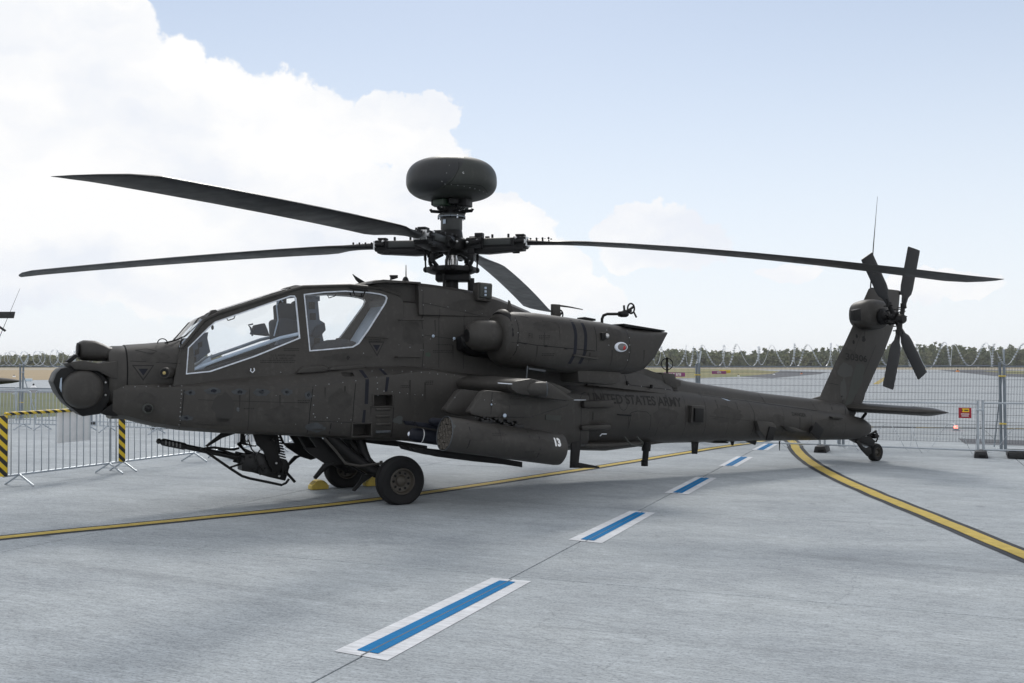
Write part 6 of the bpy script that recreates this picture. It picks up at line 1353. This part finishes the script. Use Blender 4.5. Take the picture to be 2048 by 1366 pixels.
# latches along the nacelle split line, bands and labels on the rocket pod
for x_, y_ in ((1052, 687), (1092, 692), (1132, 697), (1172, 701)):
    u_, z_ = uz(x_, y_, -1.4); h_ = hit(u_, z_, .004); b = B(); b.box(h_, (.05, .012, .022), None, .003); hp(b, 'cowl_latch', DARK)
for x_, y0_, y1_ in ((940, 838, 905), (1080, 858, 922)): seam([(x_, y0_), (x_+1, (y0_+y1_)/2), (x_-4, y1_)], -2.34, .012, DARK, 'pod_band')
stencil(985, 868, 26, 2, -2.34); stencil(1050, 905, 20, 1, -2.34); stencil(1020, 795, 20, 2, -2.18)
seam([(985, 785), (982, 835)], -2.18, .008); seam([(1090, 640), (1088, 690)], -1.4, .006); seam([(1060, 730), (1140, 742)], -1.36, .007); seam([(880, 618), (876, 735)], -.54, .006); seam([(930, 628), (925, 738)], -.54, .006); seam([(850, 670), (990, 690)], -.54, .005); seam([(1320, 792), (1318, 872)], -.54, .007); seam([(1460, 800), (1458, 876)], -.48, .005); seam([(1420, 832), (1505, 842)], -.5, .005); seam([(1625, 830), (1622, 878)], -.4, .006)
seam([(400, 800), (615, 806)], -.77, .004); seam([(500, 775), (497, 866)], -.77, .005)
# step ridges on the cheek
for y in (818, 832, 848, 863):
    a, c = S(752, y, -.83), S(782, y+1, -.83); b = B(); b.box(((a.x+c.x)/2, -.822, (a.z+c.z)/2), (c.x-a.x, .03, .035), None, .012); hp(b, 'step_ridge', SCUFF if y == 863 else HULL)
for (x0, y0), (x1, y1) in (((745, 787), (788, 790)), ((745, 787), (748, 815)), ((785, 790), (788, 815)), ((746, 812), (786, 815)), ((703, 845), (745, 848)), ((703, 845), (706, 875)), ((742, 848), (745, 875)), ((704, 872), (744, 875))):
    a, c = S(x0, y1, -.825), S(x1, y0, -.825); b = B(); b.box(((a.x+c.x)/2, -.822, (a.z+c.z)/2), (c.x-a.x, .016, c.z-a.z), None, .004); hp(b, 'step_frame')
# scoop on the cheek top
b = B(); P = [S(x, y, -.60) for x, y in ((592, 747), (600, 737), (614, 732), (652, 730), (660, 740), (650, 745))]; b.prism(P, (0, .10, 0), .02); hp(b, 'air_scoop')
prism_px([(655, 741), (663, 734), (730, 728), (730, 738)], -.60, .06, 'rub_strip', HULL, .012)
# handles and rails on the port side
for (x0, y0, x1, y1, v) in ((802, 640, 848, 640, -.60), (796, 714, 842, 714, -.62), (736, 673, 776, 676, -.585)):
    a, c = S(x0, y0, v), S(x1, y1, v); b = B(); b.path([a+Vector((0, .09, 0)), a, c, c+Vector((0, .09, 0))], .011, 8); hp(b, 'hand_rail')
b = B(); P = [S(x, y, -.60) for x, y in ((502, 737), (501, 742), (505, 745), (509, 741), (508, 736))]; b.path(P, .007, 6); hp(b, 'tie_down_ring', SEAL)
b = B(); P = [S(x, y, -.60) for x, y in ((693, 718), (696, 712), (699, 714), (695, 720))]; b.path(P, .006, 6); hp(b, 'tie_down_ring', DARK)
for px, py in ((868, 672), (909, 677)):
    u, z = uz(px, py, -.55); h = hit(u, z, .002); b = B(); b.ball(h, .022, 10, (1, .5, 1)); hp(b, 'tie_down_point', PALE)
c = S(1009, 831, -2.19); b = B(); b.lathe([(.024, 0), (.024, -.012), (.012, -.02)], c, (0, 1, 0), 16); hp(b, 'pylon_bolt', PALE)
c = S(983, 809, -2.185); b = B(); b.ball(c, .012, 8); hp(b, 'pylon_screw', PALE)
# bump fairings aft of the wing
for x0, x1, y0, y1 in ((1165, 1226, 800, 816), (1161, 1220, 848, 861)):
    a, c = S(x0, y1, -.66), S(x1, y0, -.66); b = B(); b.box(((a.x+c.x)/2, -.62, (a.z+c.z)/2), (c.x-a.x, .16, c.z-a.z), None, .03); hp(b, 'step_bump')
b = B(); b.path([S(1200, 872, -.64), S(1204, 868, -.66), S(1213, 868, -.66)], .008, 6); hp(b, 'small_handle', SEAL)
b = B(); b.path([S(x, y, -.60) for x, y in ((1249, 874), (1262, 890), (1284, 892), (1286, 886), (1274, 874))], .014, 8); hp(b, 'boarding_step', DGREEN)
b = B(); b.path([S(1235, 829, -.64), S(1262, 831, -.64)], [.010, .014], 8); hp(b, 'door_handle', DARK)
for x, y in ((1254, 766), (1303, 773)): b = B(); b.box(S(x, y, -.44), (.03, .05, .06), None, .006); hp(b, 'hatch_latch', DARK)
# hanging mast, blade antennas under the boom
b = B(); a = S(1293, 884, -.3); c = S(1289, 932, -.3); b.tube(a, S(1292, 902, -.3), .075, .07, 14); b.tube(S(1292, 900, -.3), c, .05, .048, 14); b.tube(S(1289, 920, -.3), c, .056, .054, 14); hp(b, 'hanging_sensor', DARK)
prism_px([(1144, 872), (1164, 868), (1158, 925), (1199, 933), (1199, 936), (1141, 936)], -.62, .03, 'blade_antenna', DARK, .004)
prism_px([(1384, 882), (1398, 882), (1395, 908), (1385, 908)], -.1, .025, 'blade_antenna', DARK, .004)
prism_px([(1428, 884), (1458, 884), (1456, 886.5), (1430, 886.5)], -.2, .3, 'belly_plate', DARK, .004)
prism_px([(1462, 883), (1469, 883), (1467, 891), (1464, 891)], -.05, .02, 'blade_antenna', DARK, 0)
prism_px([(1490, 882), (1514, 881), (1511, 890)], -.1, .03, 'belly_fin', DARK, 0)
b = B(); b.tube(S(1559, 882, 0), S(1559, 901, 0), .014, .006, 6); hp(b, 'stub_antenna', DARK)
# ring antenna on the spine
c = S(1334, 728, -.15); b = B(); b.lathe([(.085, -.025), (.100, -.03), (.100, .03), (.085, .025), (.085, -.025)], c, (.62, .79, 0), 32, False); b.box(c+Vector((0, 0, -.05)), (.035, .02, .32), None, .004); hp(b, 'ring_antenna', DARK); prism_px([(1322, 745), (1350, 748), (1356, 778), (1334, 775)], -.30, .28, 'antenna_mount', HULL, .01)
# boxes on the boom
def side_box(pts, v, dv, name, m=HULL, bev=.008): return prism_px(pts, v, dv, name, m, bev)
o = side_box([(1384, 811), (1410, 812), (1408, 848), (1382, 846)], -.56, .16, 'flare_dispenser'); side_box([(1391, 816), (1408, 817), (1407, 845), (1390, 844)], -.60, .05, 'dispenser_face', DARK, .004)
side_box([(1514, 842), (1545, 844), (1553, 852), (1547, 880), (1536, 880), (1520, 862)], -.52, .14, 'radar_warner'); side_box([(1540, 853), (1552, 855), (1547, 880), (1533, 880)], -.545, .03, 'warner_face', DARK, .003)
side_box([(1575, 853), (1592, 856), (1613, 864), (1593, 863)], -.60, .22, 'side_fin')
c = S(1634, 862, -.50); b = B(); b.box(c, (.24, .02, .22), Matrix.Rotation(R(38), 3, 'Y'), .004); b.tube(c, c+Vector((0, .18, .02)), .07, n=12); hp(b, 'spiral_antenna', DARK)
side_box([(1664, 833), (1688, 835), (1686, 838), (1666, 837)], -.42, .12, 'side_fin')
# sensor box on the pylon fairing, roof antennas
side_box([(957, 564), (984, 567), (982, 604), (955, 600)], -.56, .16, 'infrared_sensor'); q = side_box([(962, 567), (985, 569), (984, 597), (961, 594)], -.60, .05, 'sensor_door', DGREEN); b = B()
for y in (576, 583, 590): b.box(S(971, y, -.612), (.03, .02, .032), None, .003)
hp(b, 'sensor_cell', PALE, q)
b = B(); b.path([S(812, 556, -.2), S(812, 530, -.2)], [.009, .005], 6); b.lathe([(.05, -.03), (.035, .01), (.02, .03)], S(811, 558, -.2), (0, 0, 1), 12); hp(b, 'roof_antenna', DARK)
prism_px([(781, 550), (796, 550), (796, 556), (790, 558), (782, 560), (783, 555)], -.2, .05, 'roof_fitting', DARK, .003)
# ---- the neighbouring helicopter, only its tail end reaches into the picture
def K(px, py, dy=0.0): d_ = px_dir(px, py); t_ = (47+dy)/d_.y; return CAMP+d_*t_
hb = K(-36, 630); N2 = empty('parked_helicopter', (hb.x-1.4, 47.9, 0), 0); off2 = N2.location.copy()
def np_(b, name, m=DARK, parent=None, smooth=45):
    bmesh.ops.translate(b.bm, verts=b.bm.verts[:], vec=-off2); return b.obj(name, m, parent or N2, smooth)
b = B(); b.rings([super_ring(x, 47.9, z, w, h_, h_, 20, 2.4) for x, z, w, h_ in ((hb.x-9, 1.5, .8, .8), (hb.x-6, 1.45, .6, .6), (hb.x-3, 1.35, .45, .45), (hb.x-1.0, 1.3, .34, .34), (hb.x-.6, 1.35, .1, .1))]); np_(b, 'tail_boom', HULL)
b = B(); b.prism([(hb.x-3.0, 47.85, 1.3), (hb.x-1.1, 47.85, 1.2), (hb.x+.15, 47.85, 4.0), (hb.x-.1, 47.85, 4.7), (hb.x-.9, 47.85, 4.7)], (0, .16, 0), .05); np_(b, 'tail_fin', HULL)
b = B(); ta, tb = K(46, 762), K(-90, 762); b.rings([[tb.lerp(ta, t)+Vector((0, math.cos(a)*.5*(1-t**6*.9), math.sin(a)*w)) for a in [k*math.pi/8 for k in range(16)]] for t, w in ((0, .14), (.3, .165), (.66, .16), (.82, .11), (.93, .05), (1.0, .008))]); np_(b, 'stabilator', HULL)
b = B(); b.lathe([(.12, -.5), (.13, .0), (.09, .08)], hb, (0, -1, 0), 16); h2o = np_(b, 'tail_rotor_hub')
for (x, y), ch in (((29, 630), .32), ((11, 662), .10), ((-100, 618), .30), ((-70, 690), .2)):
    tp = K(x, y); d_ = tp-hb; ln_ = d_.length; d_.normalize(); sd2 = Vector((-d_.z, 0, d_.x)); b = B()
    b.rings([[hb+d_*r_+sd2*(math.cos(t)*c_/2)+Vector((0, math.sin(t)*.02+math.cos(t)*c_*.2, 0)) for t in [2*math.pi*k/10 for k in range(10)]] for r_, c_ in ((.1, .08), (.35, ch*.5), (.45, ch), (ln_, ch))]); np_(b, 'tail_rotor_blade', BLADE, h2o)
b = B(); b.path([K(-14, 706), K(10, 648), K(40, 577)], [.02, .012, .006], 6); np_(b, 'whip_antenna', GUNM)
tag(N2, 'second dark helicopter at the left edge, only tail rotor and stabilator tip showing', 'helicopter')
# ---- chocks at the far wheel
def chock(p, ang, label):
    r = empty('wheel_chock', p, ang); q = B(); q.prism([(-.13, -.085, .002), (.13, -.085, .002), (.13, -.085, .055), (.035, -.085, .135), (-.035, -.085, .135), (-.13, -.085, .055)], (0, .17, 0), .008); q.obj('body', YEL, r)
    for s in (-1, 1):
        q = B()
        for k in range(4): q.box((s*.085, -.06+.04*k, .098), (.07, .012, .012), Matrix.Rotation(s*R(40), 3, 'Y'))
        q.obj('grip_ribs', mat('chock_rib_yellow', (.42, .34, .12), .6), r)  # ribs in a duller yellow than the body
    tag(r, label, 'wheel chock', 'yellow wheel chocks')
w2 = Matrix.Rotation(TH, 3, 'Z')
chock(HO+w2 @ Vector((-.42, 1.0, 0)), TH, 'yellow wheel chock in front of the far main wheel'); chock(HO+w2 @ Vector((.42, 1.0, 0)), TH, 'yellow wheel chock behind the far main wheel')
